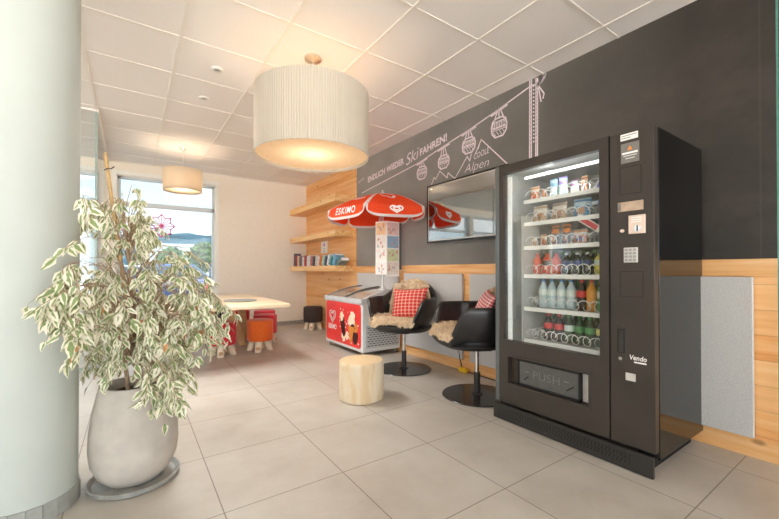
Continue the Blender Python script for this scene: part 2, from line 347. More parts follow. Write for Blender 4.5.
def build(name, g, mats, parent=None, smooth=False, bevel=0.0, segs=2, local=False, angle=40):
    me = bpy.data.meshes.new(name)
    off = Vector((0, 0, 0)) if local else origin_of(parent)
    me.from_pydata([tuple(v - off) for v in g.v], [], g.f)
    for m in (mats if isinstance(mats, (list, tuple)) else [mats]): me.materials.append(m)
    me.polygons.foreach_set('material_index', g.m)
    if g.uv:
        ul = me.uv_layers.new(name='UVMap')
        for pi, uvs in g.uv.items():
            for li, c in zip(me.polygons[pi].loop_indices, uvs): ul.data[li].uv = c
    bm = bmesh.new(); bm.from_mesh(me)
    if not g.uv: bmesh.ops.recalc_face_normals(bm, faces=bm.faces)
    bm.to_mesh(me); bm.free()
    if smooth:
        me.polygons.foreach_set('use_smooth', [True] * len(me.polygons))
        try: me.set_sharp_from_angle(angle=math.radians(angle))
        except Exception: pass
    me.update()
    o = bpy.data.objects.new(name, me); COL.objects.link(o)
    if parent is not None: o.parent = parent
    if bevel:
        b = o.modifiers.new('bevel', 'BEVEL'); b.width = bevel; b.segments = segs; b.limit_method = 'ANGLE'; b.angle_limit = math.radians(40)
    return o
def tag(o, label, cat, group=None, kind=None):
    o['label'] = label; o['category'] = cat
    if group: o['group'] = group
    if kind: o['kind'] = kind
    return o
def thing(name, label, cat, loc=(0, 0, 0), rz=0.0, group=None):
    o = bpy.data.objects.new(name, None); COL.objects.link(o); o.location = loc; o.rotation_euler = (0, 0, rz); o.empty_display_size = 0.1
    return tag(o, label, cat, group)
def struct(name, g, mats, parent=None, **kw):
    o = build(name, g, mats, parent, **kw)
    if parent is None: o['kind'] = 'structure'
    return o
def kids(o): return [c for c in list(bpy.data.objects) if c.parent == o]
def dup(root, loc, rz, label, group=None):
    def cp(o, p):
        c = o.copy(); COL.objects.link(c)
        if p is not None: c.parent = p
        for k in kids(o): cp(k, c)
        return c
    r = cp(root, None); r.location = loc; r.rotation_euler = (0, 0, rz); r['label'] = label
    if group: r['group'] = group
    return r
# plane frames: wall-like planes facing -X:  u runs to the viewer's right (= -Y), v up
def fx(x):
    return lambda u, v, d=0.0: Vector((x - d, -u, v))
def text(name, s, size, mat, fn, u, v, parent=None, rot=0.0, shear=0.0, sx=1.0, depth=0.0015, align='LEFT', mirror=False, bold=0.0, space=1.0):
    """flat lettering on a surface given by fn(u, v, d)"""
    cu = bpy.data.curves.new(name, 'FONT'); cu.body = s; cu.size = size; cu.shear = shear; cu.align_x = align; cu.resolution_u = 3; cu.offset = bold; cu.space_character = space
    ob = bpy.data.objects.new(name, cu); COL.objects.link(ob)
    dg = bpy.context.evaluated_depsgraph_get(); me0 = bpy.data.meshes.new_from_object(ob.evaluated_get(dg))
    g = G(); cr, sr = math.cos(rot), math.sin(rot)
    for p in me0.polygons:
        pts = []
        for vi in p.vertices:
            c = me0.vertices[vi].co; x, y = c.x * sx * (-1 if mirror else 1), c.y
            pts.append(fn(u + x * cr - y * sr, v + x * sr + y * cr, depth))
        g.poly(pts)
    bpy.data.objects.remove(ob); bpy.data.curves.remove(cu); bpy.data.meshes.remove(me0)
    return build(name, g, mat, parent)
def circ(cx, cy, r, n=16, ry=None): return [(cx + r * math.cos(2 * PI * k / n), cy + (ry or r) * math.sin(2 * PI * k / n)) for k in range(n)]

# ================================================================== SETTING
XL, YF = -6.8, -4.2
struct('floor', G().box((XL - 0.2, YF - 0.2, -0.12), (WX + 0.2, YB + 0.2, 0)), m_floor)
struct('ceiling', G().box((XL - 0.2, YF - 0.2, ZC), (WX + 0.2, YB + 0.2, ZC + 0.15)), m_ceil)
g = G()
for i in range(-12, 5):
    x = 0.2969 + 0.625 * i
    if XL < x < WX: g.box((x - 0.013, YF, ZC - 0.006), (x + 0.013, YB, ZC + 0.001))
for j in range(-7, 12):
    y = 0.0704 + 0.625 * j
    if YF < y < YB: g.box((XL, y - 0.009, ZC - 0.004), (WX, y + 0.009, ZC + 0.001))
struct('trim_1', g, m_tbar)
g = G(); g.box((XL, YB - 0.025, ZC - 0.012), (WX, YB, ZC))
struct('trim_2', g, m_tbar)
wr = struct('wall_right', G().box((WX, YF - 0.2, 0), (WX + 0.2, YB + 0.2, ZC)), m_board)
ZB = 1.166
struct('wood_cladding', G().box((WX - 0.012, YF, 0), (WX, 5.31, ZB)), wood_panel, wr)
struct('tall_wood_cladding', G().box((WX - 0.014, 5.31, 0), (WX, YB, ZC)), wood_panel, wr)
struct('rail_board', G().box((WX - 0.02, YF, 1.062), (WX - 0.012, 5.27, ZB)), wood_rail, wr, bevel=0.002)
struct('foot_board', G().box((WX - 0.024, YF, 0.0), (WX - 0.012, 5.2, 0.118)), wood_rail, wr, bevel=0.002)
for k, (y0, y1) in enumerate(((2.784, 2.894), (3.946, 4.092))): struct('upright_board', G().box((WX - 0.018, y0 - 0.02, 0.118), (WX - 0.012, y1 + 0.02, 1.062)), wood_rail, wr)

# back wall with two window openings
def wall_with_holes(xa, xb, za, zb, holes, y0, y1):
    g = G(); xs = sorted({xa, xb, *[h[0] for h in holes], *[h[1] for h in holes]}); zs = sorted({za, zb, *[h[2] for h in holes], *[h[3] for h in holes]})
    for a, b in zip(xs, xs[1:]):
        for c, d in zip(zs, zs[1:]):
            mx, mz = (a + b) / 2, (c + d) / 2
            if any(h[0] < mx < h[1] and h[2] < mz < h[3] for h in holes): continue
            g.box((a, y0, c), (b, y1, d))
    bm = g; return bm
H1 = (-0.21, 1.263, 0.30, 2.655); H2 = (-2.0, -0.385, 0.30, 2.655); H3 = (-3.75, -2.15, 0.30, 2.655); H4 = (-5.5, -3.9, 0.30, 2.655)
struct('wall_back', wall_with_holes(XL - 0.2, WX, 0, ZC, [H1, H2, H3, H4], YB, YB + 0.22), m_cream)
def window(n, h, tz):
    x0, x1, z0, z1 = h
    w = struct('window_%d' % n, G().box((x0, YB + 0.02, z0), (x0 + 0.012, YB + 0.2, z1)).box((x1 - 0.012, YB + 0.02, z0), (x1, YB + 0.2, z1)).box((x0, YB + 0.02, z1 - 0.012), (x1, YB + 0.2, z1)).box((x0, YB - 0.02, z0), (x1, YB + 0.2, z0 + 0.03)), m_trim_white)
    # white casing on the room side
    build('casing', G().box((x0 - 0.05, YB - 0.012, z0), (x0, YB, z1 + 0.06)).box((x1, YB - 0.012, z0), (x1 + 0.05, YB, z1 + 0.06)).box((x0, YB - 0.012, z1), (x1, YB, z1 + 0.06)), m_trim_white, w)
    a = YB + 0.05; b = YB + 0.11; q = 0.045
    build('frame', G().box((x0 + 0.012, a, z0 + 0.03), (x0 + 0.012 + q, b, z1 - 0.012)).box((x1 - 0.012 - q, a, z0 + 0.03), (x1 - 0.012, b, z1 - 0.012)).box((x0, a, z0 + 0.03), (x1, b, z0 + 0.03 + q)).box((x0, a, z1 - 0.012 - q), (x1, b, z1 - 0.012)).box((x0, a, tz - 0.04), (x1, b, tz + 0.035)), m_frame_pvc, w, bevel=0.004)
    build('glass_pane', G().box((x0 + 0.03, YB + 0.078, z0 + 0.05), (x1 - 0.03, YB + 0.084, z1 - 0.03)), m_glass_win, w)
    return w
w1 = window(1, H1, 2.20); w2 = window(2, H2, 2.20); w3 = window(3, H3, 2.20); w4 = window(4, H4, 2.20)
fw = lambda u, v, d=0.0: Vector((u, YB + 0.076 - d, v))
for (px, py, r) in ((161.5, 226, 0.20), (142, 228, 0.21), (126, 229, 0.21)):
    c = ony(px, py, YB + 0.076); g = G()
    pet = [(c.x + r * (1.0 if k % 2 == 0 else 0.72) * math.sin(PI * k / 8), c.z + r * (1.0 if k % 2 == 0 else 0.72) * math.cos(PI * k / 8)) for k in range(17)]
    g.stroke(pet, 0.015, fw, 0.001)
    for k in range(16): g.stroke([(c.x, c.z), pet[k]], 0.010, fw, 0.001)
    g.prism(circ(c.x, c.z, 0.02, 12), fw, 0, 0.0012)
    build('flower_decal', g, m_magenta, w1)
struct('baseboard_back', G().box((1.32, YB - 0.012, 0), (WX - 0.014, YB, 0.07)), m_skirt)
# left and front (window side of the hall, behind the viewer): frames with large openings
def facade_x(n, x, ya, yb, bays):
    g = G(); t = 0.2
    g.box((x - t, ya, 2.3), (x, yb, ZC)); g.box((x - t, ya, 0), (x, yb, 0.75))
    for k in range(bays + 1):
        y = ya + (yb - ya) * k / bays; g.box((x - t, y - 0.3, 0.75), (x, y + 0.3, 2.3))
    return struct(n, g, m_cream)
facade_x('wall_left', XL, YF, YB, 5)
g = G(); g.box((XL, YF - 0.2, 2.62), (WX, YF, ZC)); g.box((XL, YF - 0.2, 0), (WX, YF, 0.12))
for k in range(5): x = XL + (WX - XL) * k / 4; g.box((x - 0.06, YF - 0.2, 0.12), (x + 0.06, YF, 2.62))
struct('wall_front', g, m_cream)
# glass vestibule beside the column
GX, GY = -0.325, 5.18
pt = struct('partition_glass', G().box((GX - 0.006, GY, 0.05), (GX + 0.006, YB - 0.002, ZC - 0.02)).box((-2.6, GY - 0.006, 0.05), (GX, GY + 0.006, ZC - 0.02)), m_glass_part)
build('top_rail', G().box((-2.6, GY - 0.02, ZC - 0.024), (GX + 0.02, GY + 0.02, ZC - 0.001)).box((GX - 0.02, GY, ZC - 0.03), (GX + 0.02, YB - 0.03, ZC - 0.007)), m_tbar, pt)
build('bottom_rail', G().box((-2.6, GY - 0.015, 0), (GX + 0.01, GY + 0.015, 0.05)).box((GX - 0.012, GY, 0), (GX + 0.012, YB - 0.002, 0.05)), m_glass_edge2, pt)
build('edge_strip', G().box((GX - 0.012, GY - 0.012, 0.05), (GX + 0.008, GY + 0.008, ZC - 0.02)), m_glass_edge2, pt)
# glass door leaf just inside the right edge of the view
d1 = struct('door_1', G().box((2.30, -0.65, 0.02), (2.312, 0.360, ZC - 0.02)), m_glass_part)
build('glass_edge', G().box((2.298, 0.360, 0.02), (2.314, 0.367, ZC - 0.02)), m_glass_edge, d1)
# round column with tiled skirting
CCX, CCY, CR = -0.392, 2.362, 0.181
col = struct('column', G().lathe([(CR, 0), (CR, ZC)], 64, (CCX, CCY, 0)), m_colwhite, smooth=True)
g = G(); nt = 22
for k in range(nt):
    a0, a1 = 2 * PI * k / nt + 0.006, 2 * PI * (k + 1) / nt - 0.006; p = []
    r0, r1 = CR + 0.001, CR + 0.009
    for z in (0.0, 0.078):
        p += [(CCX + r * math.cos(a), CCY + r * math.sin(a), z) for r, a in ((r0, a0), (r1, a0), (r1, a1), (r0, a1))]
    i = len(g.v); g.v += [Vector(q) for q in p]
    for q in ((3, 2, 1, 0), (4, 5, 6, 7), (0, 1, 5, 4), (1, 2, 6, 5), (2, 3, 7, 6), (3, 0, 4, 7)): g.f.append(tuple(i + m for m in q)); g.m.append(0)
build('skirting', g, m_skirt2, col)

# ================================================================== CHALK DRAWING on the right wall
fc = fx(WX)
def wp(px, py): p = onx(px, py); return (-p.y, p.z)
g = G()
cab = [wp(*p) for p in ((362, 193), (377, 185), (397, 174.5), (419.3, 162.5), (440, 148.6), (468, 130.5), (496, 111.3), (530, 86.5), (540, 82.5))]
g.stroke(cab, 0.013, fc)
build('chalk_cable_line', g, m_chalk, wr)
g = G()
for pxx in (529.8, 531.5, 536, 537.6): g.stroke([wp(pxx, 78.5), wp(pxx - 0.2, 158)], 0.012, fc)
u0 = wp(530.6, 100)[0]; u1 = wp(536.8, 100)[0]; um = (u0 + u1) / 2
z = 2.27
while z < 2.80:
    g.stroke([(u0 - 0.012, z), (u0 + 0.012, z + 0.02)], 0.008, fc); g.stroke([(u1 - 0.012, z), (u1 + 0.012, z + 0.02)], 0.008, fc)
    g.prism(circ(um, z + 0.01, 0.009, 6), fc, 0, 0.0012); z += 0.034
build('chalk_mast', g, m_chalk, wr)
g = G()
bx = wp(538, 85)
for s_, sc in ((1, 1.0), (1, 0.75)):
    g.stroke([(bx[0] + sc * 0.10 * math.sin(t) * math.cos(t * 0.5) * 1.0, bx[1] + 0.02 + sc * 0.06 * math.sin(t * 2) * 0.6 + sc * 0.03 * math.sin(t)) for t in [PI * k / 12 for k in range(13)]], 0.011, fc)
g.stroke([(bx[0], bx[1]), (bx[0] + 0.06, bx[1] - 0.10), (bx[0] + 0.05, bx[1] - 0.14)], 0.011, fc); g.stroke([(bx[0], bx[1]), (bx[0] + 0.03, bx[1] - 0.16)], 0.011, fc)
build('chalk_bow', g, m_chalk, wr)
def gondola(px, py, wpx, hpx, cabpt):
    c = wp(px, py); w = abs(wp(px + wpx / 2, py)[0] - wp(px - wpx / 2, py)[0]); h = abs(wp(px, py - hpx / 2)[1] - wp(px, py + hpx / 2)[1]); g = G()
    L = lambda pts, t=0.010: g.stroke([(c[0] + a * w, c[1] + b * h) for a, b in pts], t, fc)
    out = [(-0.42, 0.30), (-0.5, 0.05), (-0.46, -0.25), (-0.25, -0.47), (0.25, -0.47), (0.46, -0.25), (0.5, 0.05), (0.42, 0.30), (0.2, 0.42), (-0.2, 0.42), (-0.42, 0.30)]
    L(out, 0.016); L([(-0.47, -0.05), (0.47, -0.05)]); L([(-0.46, -0.14), (0.46, -0.14)], 0.008); L([(-0.44, 0.26), (0.44, 0.26)])
    for a in (-0.33, -0.11, 0.11, 0.33): L([(a - 0.07, 0.2), (a - 0.07, 0.0), (a + 0.05, 0.0), (a + 0.05, 0.2), (a - 0.07, 0.2)], 0.008)
    for a in (-0.3, -0.1, 0.1, 0.3): L([(a - 0.07, -0.2), (a + 0.07, -0.38)], 0.006)
    for (ua, va), (ub, vb) in zip(cab, cab[1:]):
        if ua <= c[0] <= ub: q = va + (vb - va) * (c[0] - ua) / (ub - ua); sl = (vb - va) / (ub - ua)
    g.stroke([(c[0] - 0.28 * w, c[1] + 0.42 * h), (c[0] - 0.10 * w, q - 0.02)], 0.012, fc); g.stroke([(c[0] + 0.28 * w, c[1] + 0.42 * h), (c[0] + 0.10 * w, q - 0.01)], 0.012, fc); g.stroke([(c[0], c[1] + 0.44 * h), (c[0], q)], 0.012, fc)
    g.stroke([(c[0] - 0.5 * w, q - 0.5 * w * sl - 0.012), (c[0] + 0.5 * w, q + 0.5 * w * sl - 0.012)], 0.026, fc)
    build('chalk_gondola', g, m_chalk, wr)
for a in ((421.9, 172.5, 9.8, 13.8), (443.6, 161.5, 11, 14.5), (468.7, 145, 13, 17), (499, 126.5, 15.5, 21)): gondola(*a, None)
def chalk_lines(name, lists, w=0.010):
    g = G()
    for pts in lists: g.stroke([wp(*p) for p in pts], w, fc)
    build(name, g, m_chalk, wr)
chalk_lines('chalk_mountain', [[(431.6, 184.4), (434, 177.5), (435.8, 179.2), (439.8, 171), (447.2, 178), (448, 172.8), (454.9, 178.6), (467.3, 156.3), (469.6, 161), (471.5, 154)], [(475.5, 153.5), (481.2, 139.5), (507.5, 164)], [(481.2, 139.5), (478, 149)], [(358, 183), (364, 178)]])
def wall_text(name, s, p0, p1, hpx, shear=0.0, bold=0.0):
    a, b = wp(*p0), wp(*p1); L = math.hypot(b[0] - a[0], b[1] - a[1]); rot = math.atan2(b[1] - a[1], b[0] - a[0])
    h = abs(wp(p0[0], p0[1] - hpx)[1] - wp(*p0)[1])
    o = text(name, s, h / 0.7, m_chalk, fc, 0, 0, wr, 0, 0, 1, 0, bold=bold)
    xs = [-v.co.y for v in o.data.vertices]; wd = max(xs) - min(xs); x0 = min(xs); bpy.data.objects.remove(o)
    sx = L / wd
    return text(name, s, h / 0.7, m_chalk, fc, a[0] - x0 * sx * math.cos(rot), a[1] - x0 * sx * math.sin(rot), wr, rot, shear, sx, 0.0014, bold=bold)
wall_text('chalk_lettering', 'ENDLICH', (368, 182.5), (385, 173.6), 5.2, 0.1, 0.004)
wall_text('chalk_lettering', 'WIEDER', (386.5, 172.6), (404, 163.6), 5.6, 0.1, 0.004)
wall_text('chalk_lettering', 'Ski', (406, 166), (417.5, 158.5), 11.0, 0.35, 0.0)
wall_text('chalk_lettering', 'FAHREN!', (420, 156), (447, 140.3), 6.6, 0.1, 0.004)
wall_text('chalk_lettering', 'COOLE', (473.8, 159.8), (489, 152.5), 5.6, 0.25, 0.0)
wall_text('chalk_lettering', 'Alpen', (464.5, 173.3), (488, 166), 8.5, 0.3, -0.002)

# ================================================================== CEILING LIGHTS
P_SPOT_FILL = 105
def pendant(name, label, cx, cy, R, zt, zb, power):
    t = thing(name, label, 'lamp', (cx, cy, zt), 0)
    n = 96
    g = G(); rows = []
    for (rr, z) in ((R, zt), (R, zb + 0.012), (R - 0.002, zb), (R - 0.006, zb), (R - 0.008, zb + 0.012), (R - 0.008, zt)): rows.append([(cx + rr * math.cos(2 * PI * k / n), cy + rr * math.sin(2 * PI * k / n), z) for k in range(n)])
    g.grid(rows, 0, close_u=True)
    build('lamp_shade', g, m_shade if R > 0.3 else m_shade_small, t, smooth=True)
    build('diffuser', G().lathe([(0.001, zb + 0.030), (R - 0.012, zb + 0.026)], 64, (cx, cy, 0), cap0=False, cap1=False), m_diffuser, t)
    fr = G()
    for k in range(3): a = 2 * PI * k / 3; fr.tube([(cx, cy, zt - 0.02), (cx + (R - 0.01) * math.cos(a), cy + (R - 0.01) * math.sin(a), zt - 0.02)], 0.003, 6)
    build('spider_frame', fr, m_steel, t)
    build('cable', G().tube([(cx, cy, zt - 0.1), (cx, cy, ZC - 0.03)], 0.003, 6), m_white, t)
    build('canopy', G().lathe([(0.0, ZC), (0.055 * R / 0.46 + 0.012, ZC), (0.055 * R / 0.46 + 0.012, ZC - 0.018), (0.03, ZC - 0.03), (0.006, ZC - 0.034)], 32, (cx, cy, 0), cap0=False), m_brass, t, smooth=True)
    build('bulb_holder', G().lathe([(0.018, zt - 0.10), (0.018, zt - 0.16)], 16, (cx, cy, 0)), m_white, t)
    bl = G().lathe([(0.012, zt - 0.16), (0.03, zt - 0.19), (0.034, zt - 0.22), (0.026, zt - 0.25), (0.004, zt - 0.262)], 20, (cx, cy, 0))
    build('bulb', bl, M('lit bulb', rgb(255, 226, 180), 0.4, emit=rgb(255, 205, 140), estr=12.0), t, smooth=True)
    li = bpy.data.lights.new('pendant light', 'POINT'); li.energy = power; li.color = (1.0, 0.84, 0.68); li.shadow_soft_size = 0.05
    lo = bpy.data.objects.new('pendant_light', li); COL.objects.link(lo); lo.location = (cx, cy, zt - 0.30 if R > 0.3 else zt - 0.2)
    return t
P_BIG, P_SMALL = 3.2, 7
pendant('pendant_lamp', 'large cream pleated drum pendant lamp hanging over the open floor', 1.229, 2.89, 0.462, 2.55, 2.03, P_BIG)
pendant('pendant_lamp', 'small cream drum pendant lamp hanging in front of the back window', 0.598, 6.087, 0.25, 2.54, 2.235, P_SMALL)
for (x, y, lab) in ((0.605, 3.527, 'round recessed ceiling spotlight nearer the large pendant lamp'), (0.599, 4.197, 'round recessed ceiling spotlight nearer the back window')):
    t = thing('ceiling_spotlight', lab, 'spotlight', (x, y, ZC))
    build('trim_ring', G().lathe([(0.028, ZC - 0.012), (0.045, ZC - 0.008), (0.05, ZC - 0.0005), (0.028, ZC - 0.0005)], 28, (x, y, 0), cap0=False, cap1=False), m_white, t, smooth=True)
    li = bpy.data.lights.new('spot fill', 'SPOT'); li.energy = P_SPOT_FILL; li.spot_size = 2.7; li.spot_blend = 1.0; li.color = (1.0, 0.99, 0.97); li.shadow_soft_size = 0.3
    lo = bpy.data.objects.new('spot_fill', li); COL.objects.link(lo); lo.location = (x, y, ZC - 0.02)  # fill light added under a spotlight that is itself unlit
    build('lens', G().lathe([(0.001, ZC - 0.006), (0.028, ZC - 0.004)], 24, (x, y, 0), cap0=False, cap1=False), m_steel, t)

# ================================================================== TV
t = thing('television', 'black framed flat television mounted on the dark wall above the armchairs', 'television', (WX, 2.9, 1.42))
ty0, ty1, tz0, tz1 = 2.28, 3.465, 1.430, 2.124
build('casing', G().box((WX - 0.06, ty0, tz0), (WX - 0.03, ty1, tz1)), m_tvframe, t, bevel=0.006)
build('wall_bracket', G().box((WX - 0.032, 2.6, tz0 + 0.2), (WX - 0.0245, 3.1, tz1 - 0.2)), m_black_metal, t)
g = G(); b = 0.018
g.box((WX - 0.064, ty0, tz0), (WX - 0.058, ty1, tz0 + b)).box((WX - 0.064, ty0, tz1 - b), (WX - 0.058, ty1, tz1)).box((WX - 0.064, ty0, tz0), (WX - 0.058, ty0 + b, tz1)).box((WX - 0.064, ty1 - b, tz0), (WX - 0.058, ty1, tz1))
build('bezel', g, m_tvframe, t)
g = G(); q0, q1, w0, w1_ = ty0 + b, ty1 - b, tz0 + b, tz1 - b; e = 0.012
g.box((WX - 0.063, q0, w0), (WX - 0.0595, q1, w0 + e)).box((WX - 0.063, q0, w1_ - e), (WX - 0.0595, q1, w1_)).box((WX - 0.063, q1 - 0.008, w0), (WX - 0.0595, q1, w1_))
build('silver_edge', g, m_tvline, t)
build('screen', G().box((WX - 0.0615, q0, w0), (WX - 0.0605, q1, w1_)), m_tvscreen, t)

# ================================================================== ACOUSTIC PANELS on the cladding
for (y0, y1, lab) in ((0.577, 1.55, 'grey felt wall panel right of the vending machine'), (1.70, 2.784, 'grey felt wall panel behind the armchair beside the vending machine'), (2.896, 3.946, 'grey felt wall panel between the two armchairs'), (4.092, 5.19, 'grey felt wall panel behind the ice cream freezer')):
    tag(build('acoustic_panel', G().box((WX - 0.058, y0, 0.122), (WX - 0.0245, y1, 1.060)), m_felt, bevel=0.004), lab, 'wall panel', 'grey felt panels along the timber wall')

# ================================================================== WALL SHELVES and BOOKS
for (z0, z1, lab) in ((2.215, 2.33, 'thick spruce wall shelf, empty, uppermost of the three'), (1.652, 1.75, 'thick spruce wall shelf, empty, middle of the three'), (1.085, 1.178, 'thick spruce wall shelf holding the row of books')):
    tag(build('wall_shelf', G().box((2.655, 5.37, z0), (WX - 0.014, YB - 0.001, z1)), wood_shelf, bevel=0.004), lab, 'shelf', 'floating spruce shelves')
ordn = ['first', 'second', 'third', 'fourth', 'fifth', 'sixth', 'seventh', 'eighth', 'ninth', 'tenth', 'eleventh', 'twelfth', 'thirteenth', 'fourteenth', 'fifteenth', 'sixteenth', 'seventeenth', 'eighteenth', 'nineteenth', 'twentieth', 'twenty-first', 'twenty-second', 'twenty-third', 'twenty-fourth']
bcols = [('slate blue', (98, 110, 124)), ('red', (196, 66, 50)), ('cream', (226, 214, 190)), ('dark brown', (84, 66, 58)), ('cream', (228, 220, 200)), ('mauve', (150, 120, 130)), ('white', (236, 234, 230)), ('red', (190, 70, 66)), ('white', (232, 230, 226)), ('grey', (130, 130, 136)), ('white', (238, 236, 232)), ('pink', (206, 130, 126)), ('charcoal', (70, 70, 76)), ('cream', (224, 214, 196)), ('red', (204, 82, 72)), ('white', (238, 236, 234)), ('orange', (224, 128, 66)), ('pale green', (176, 202, 186)), ('navy', (58, 74, 112)), ('pale blue', (160, 196, 216)), ('white', (236, 238, 238)), ('teal', (74, 146, 158)), ('light blue', (120, 176, 206)), ('grey green', (118, 134, 128))]
yb = 7.22; nb = len(bcols)
for i, (cn, c) in enumerate(bcols):
    f = i / (nb - 1); th = 0.056 + 0.022 * ((i * 7) % 5) / 4; hh = 0.205 - 0.035 * min(1, f * 1.6) + 0.012 * ((i * 5) % 3 - 1); lean = 0.02 + 0.62 * max(0, f - 0.25) if i < nb - 1 else 1.12
    if i == 0: hh = 0.255
    dep = 0.13 + 0.012 * ((i * 3) % 4); zb_ = 1.180
    ca, sa = math.cos(lean), math.sin(lean)
    if i == nb - 1: yb -= 0.045
    # pivot: near lower edge; book leans towards -Y
    def bp(x, y, z, y0=yb, ca=ca, sa=sa, th=th): # y measured back from near face (0..th), z up the book
        return Vector((x, y0 - th * ca + (y * ca - z * sa) , zb_ + (y * sa + z * ca)))
    xa = 2.665 + 0.012 * ((i * 11) % 5); xb = xa + dep
    root = thing('book', 'book with %s spine, %s from the corner end of the shelf row' % (cn, ordn[i]), 'book', (xa, yb, 1.178), 0, 'books on the lowest wall shelf')
    g = G(); cv = 0.004
    def bb(x0, x1, y0, y1, z0, z1):
        i0 = len(g.v); g.v += [bp(x, y, z) for x, y, z in ((x0, y0, z0), (x1, y0, z0), (x1, y1, z0), (x0, y1, z0), (x0, y0, z1), (x1, y0, z1), (x1, y1, z1), (x0, y1, z1))]
        for q in ((3, 2, 1, 0), (4, 5, 6, 7), (0, 1, 5, 4), (1, 2, 6, 5), (2, 3, 7, 6), (3, 0, 4, 7)): g.f.append(tuple(i0 + m for m in q)); g.m.append(0)
    bb(xa, xa + cv, 0, th, 0, hh); bb(xa, xb, 0, cv, 0, hh); bb(xa, xb, th - cv, th, 0, hh)
    build('cover', g, M('book cover %d' % i, rgb(*c), 0.5, var=0.15, vscale=25), root)
    g = G(); bb(xa + cv, xb - 0.006, cv, th - cv, 0.006, hh - 0.006); build('pages', g, m_paper, root)
    yb -= th / max(0.5, ca) + 0.004 + (0.006 if f > 0.3 else 0)
# notice pinned to the boarding
p0, p1 = onx(321.2, 241.9, WX - 0.014), onx(327.6, 252.8, WX - 0.014)
t = thing('paper_notice', 'small white paper notice with a red mark pinned to the spruce wall', 'notice', (WX - 0.014, p0.y, p1.z)); fn = fx(WX - 0.016)
build('sheet', G().box((WX - 0.016, p1.y, p1.z), (WX - 0.0145, p0.y, p0.z)), m_paper, t)
um, vm = -(p0.y + p1.y) / 2, (p0.z * 0.68 + p1.z * 0.32)
g = G().prism([(um - 0.035, vm + 0.01), (um - 0.018, vm + 0.03), (um, vm + 0.014), (um + 0.018, vm + 0.03), (um + 0.035, vm + 0.01), (um, vm - 0.03)], fn, 0, 0.001); build('heart_print', g, m_magenta, t)
g = G()
for k in range(2): g.stroke([(um - 0.04, vm - 0.075 - 0.045 * k), (um + 0.04, vm - 0.075 - 0.045 * k)], 0.008, fn)
build('print_lines', g, m_card, t)

# ================================================================== VENDING MACHINE
VX = 2.27
VY0, VY1 = 0.816, 1.858
vm_ = thing('vending_machine', 'tall black snack and drink vending machine with glass front and side control panel', 'vending machine', (2.65, 1.345, 0))
XB = WX - 0.026
# cabinet: shell pieces around an open lit compartment
cy0, cy1, cz0, cz1 = 1.07, 1.815, 0.52, 1.835
g = G()
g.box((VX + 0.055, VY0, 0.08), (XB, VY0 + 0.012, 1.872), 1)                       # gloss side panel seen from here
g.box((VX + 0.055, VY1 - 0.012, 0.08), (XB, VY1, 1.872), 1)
g.box((VX + 0.055, VY0 + 0.012, 1.85), (XB, VY1 - 0.012, 1.872), 0); g.box((XB - 0.02, VY0 + 0.012, 0.08), (XB, VY1 - 0.012, 1.85), 0)
g.box((VX + 0.055, VY0 + 0.012, 0.08), (XB - 0.02, VY1 - 0.012, 0.12), 0)
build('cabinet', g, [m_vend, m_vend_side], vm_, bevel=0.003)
g = G()
g.box((VX + 0.06, cy0 - 0.012, cz0), (XB - 0.05, cy0, cz1)).box((VX + 0.06, cy1, cz0), (XB - 0.05, cy1 + 0.012, cz1)).box((XB - 0.06, cy0, cz0), (XB - 0.05, cy1, cz1)).box((VX + 0.06, cy0, cz1), (XB - 0.05, cy1, cz1 + 0.01)).box((VX + 0.06, cy0, cz0 - 0.01), (XB - 0.05, cy1, cz0))
g.box((VX + 0.065, 1.675, cz0), (XB - 0.3, 1.68, 1.50))
build('inner_liner', g, m_liner, vm_)
build('machine_compartment', G().box((VX + 0.06, VY0 + 0.02, 0.13), (XB - 0.06, cy0 - 0.02, 1.84)), m_hole, vm_)
# left door: frame round the glass
gy0, gy1, gz0, gz1 = 1.10, 1.79, 0.585, 1.815
DY0, DY1, DZ0, DZ1 = 1.047, VY1, 0.125, 1.878
rc = (1.168, 1.752, 0.277, 0.467)        # delivery recess
g = G(); dx0, dx1 = VX, VX + 0.05
g.box((dx0, DY0, DZ0), (dx1, gy0, DZ1)).box((dx0, gy1, DZ0), (dx1, DY1, DZ1)).box((dx0, gy0, gz1), (dx1, gy1, DZ1))
g.box((dx0, gy0, rc[3]), (dx1, gy1, gz0)).box((dx0, gy0, DZ0), (dx1, gy1, rc[2])).box((dx0, gy0, rc[2]), (dx1, rc[0], rc[3])).box((dx0, rc[1], rc[2]), (dx1, gy1, rc[3]))
door = build('glass_door', g, m_vend, vm_)
build('edge_profile', G().box((dx0 - 0.004, DY1 - 0.03, DZ0), (dx1 + 0.01, DY1 + 0.004, DZ1)), M('steel blue edge profile', rgb(104, 108, 108), 0.3, metal=0.5), door, bevel=0.003)
build('glass_pane', G().box((dx0 + 0.012, gy0 - 0.01, gz0 - 0.01), (dx0 + 0.018, gy1 + 0.01, gz1 + 0.01)), m_glass_vend, door)
g = G(); q = 0.010
g.box((dx0 - 0.003, rc[0] - 0.02, rc[2] - 0.02), (dx0 + 0.004, rc[1] + 0.02, rc[2])).box((dx0 - 0.003, rc[0] - 0.02, rc[3]), (dx0 + 0.004, rc[1] + 0.02, rc[3] + 0.02)).box((dx0 - 0.003, rc[0] - 0.02, rc[2]), (dx0 + 0.004, rc[0], rc[3])).box((dx0 - 0.003, rc[1], rc[2]), (dx0 + 0.004, rc[1] + 0.02, rc[3]))
build('delivery_surround', g, m_vend, door, bevel=0.002)
g = G(); g.box((dx1 - 0.008, rc[0], rc[2]), (dx1, rc[1], rc[3]), 0); build('delivery_recess', g, M('recess brown', rgb(66, 54, 46), 0.5), door)
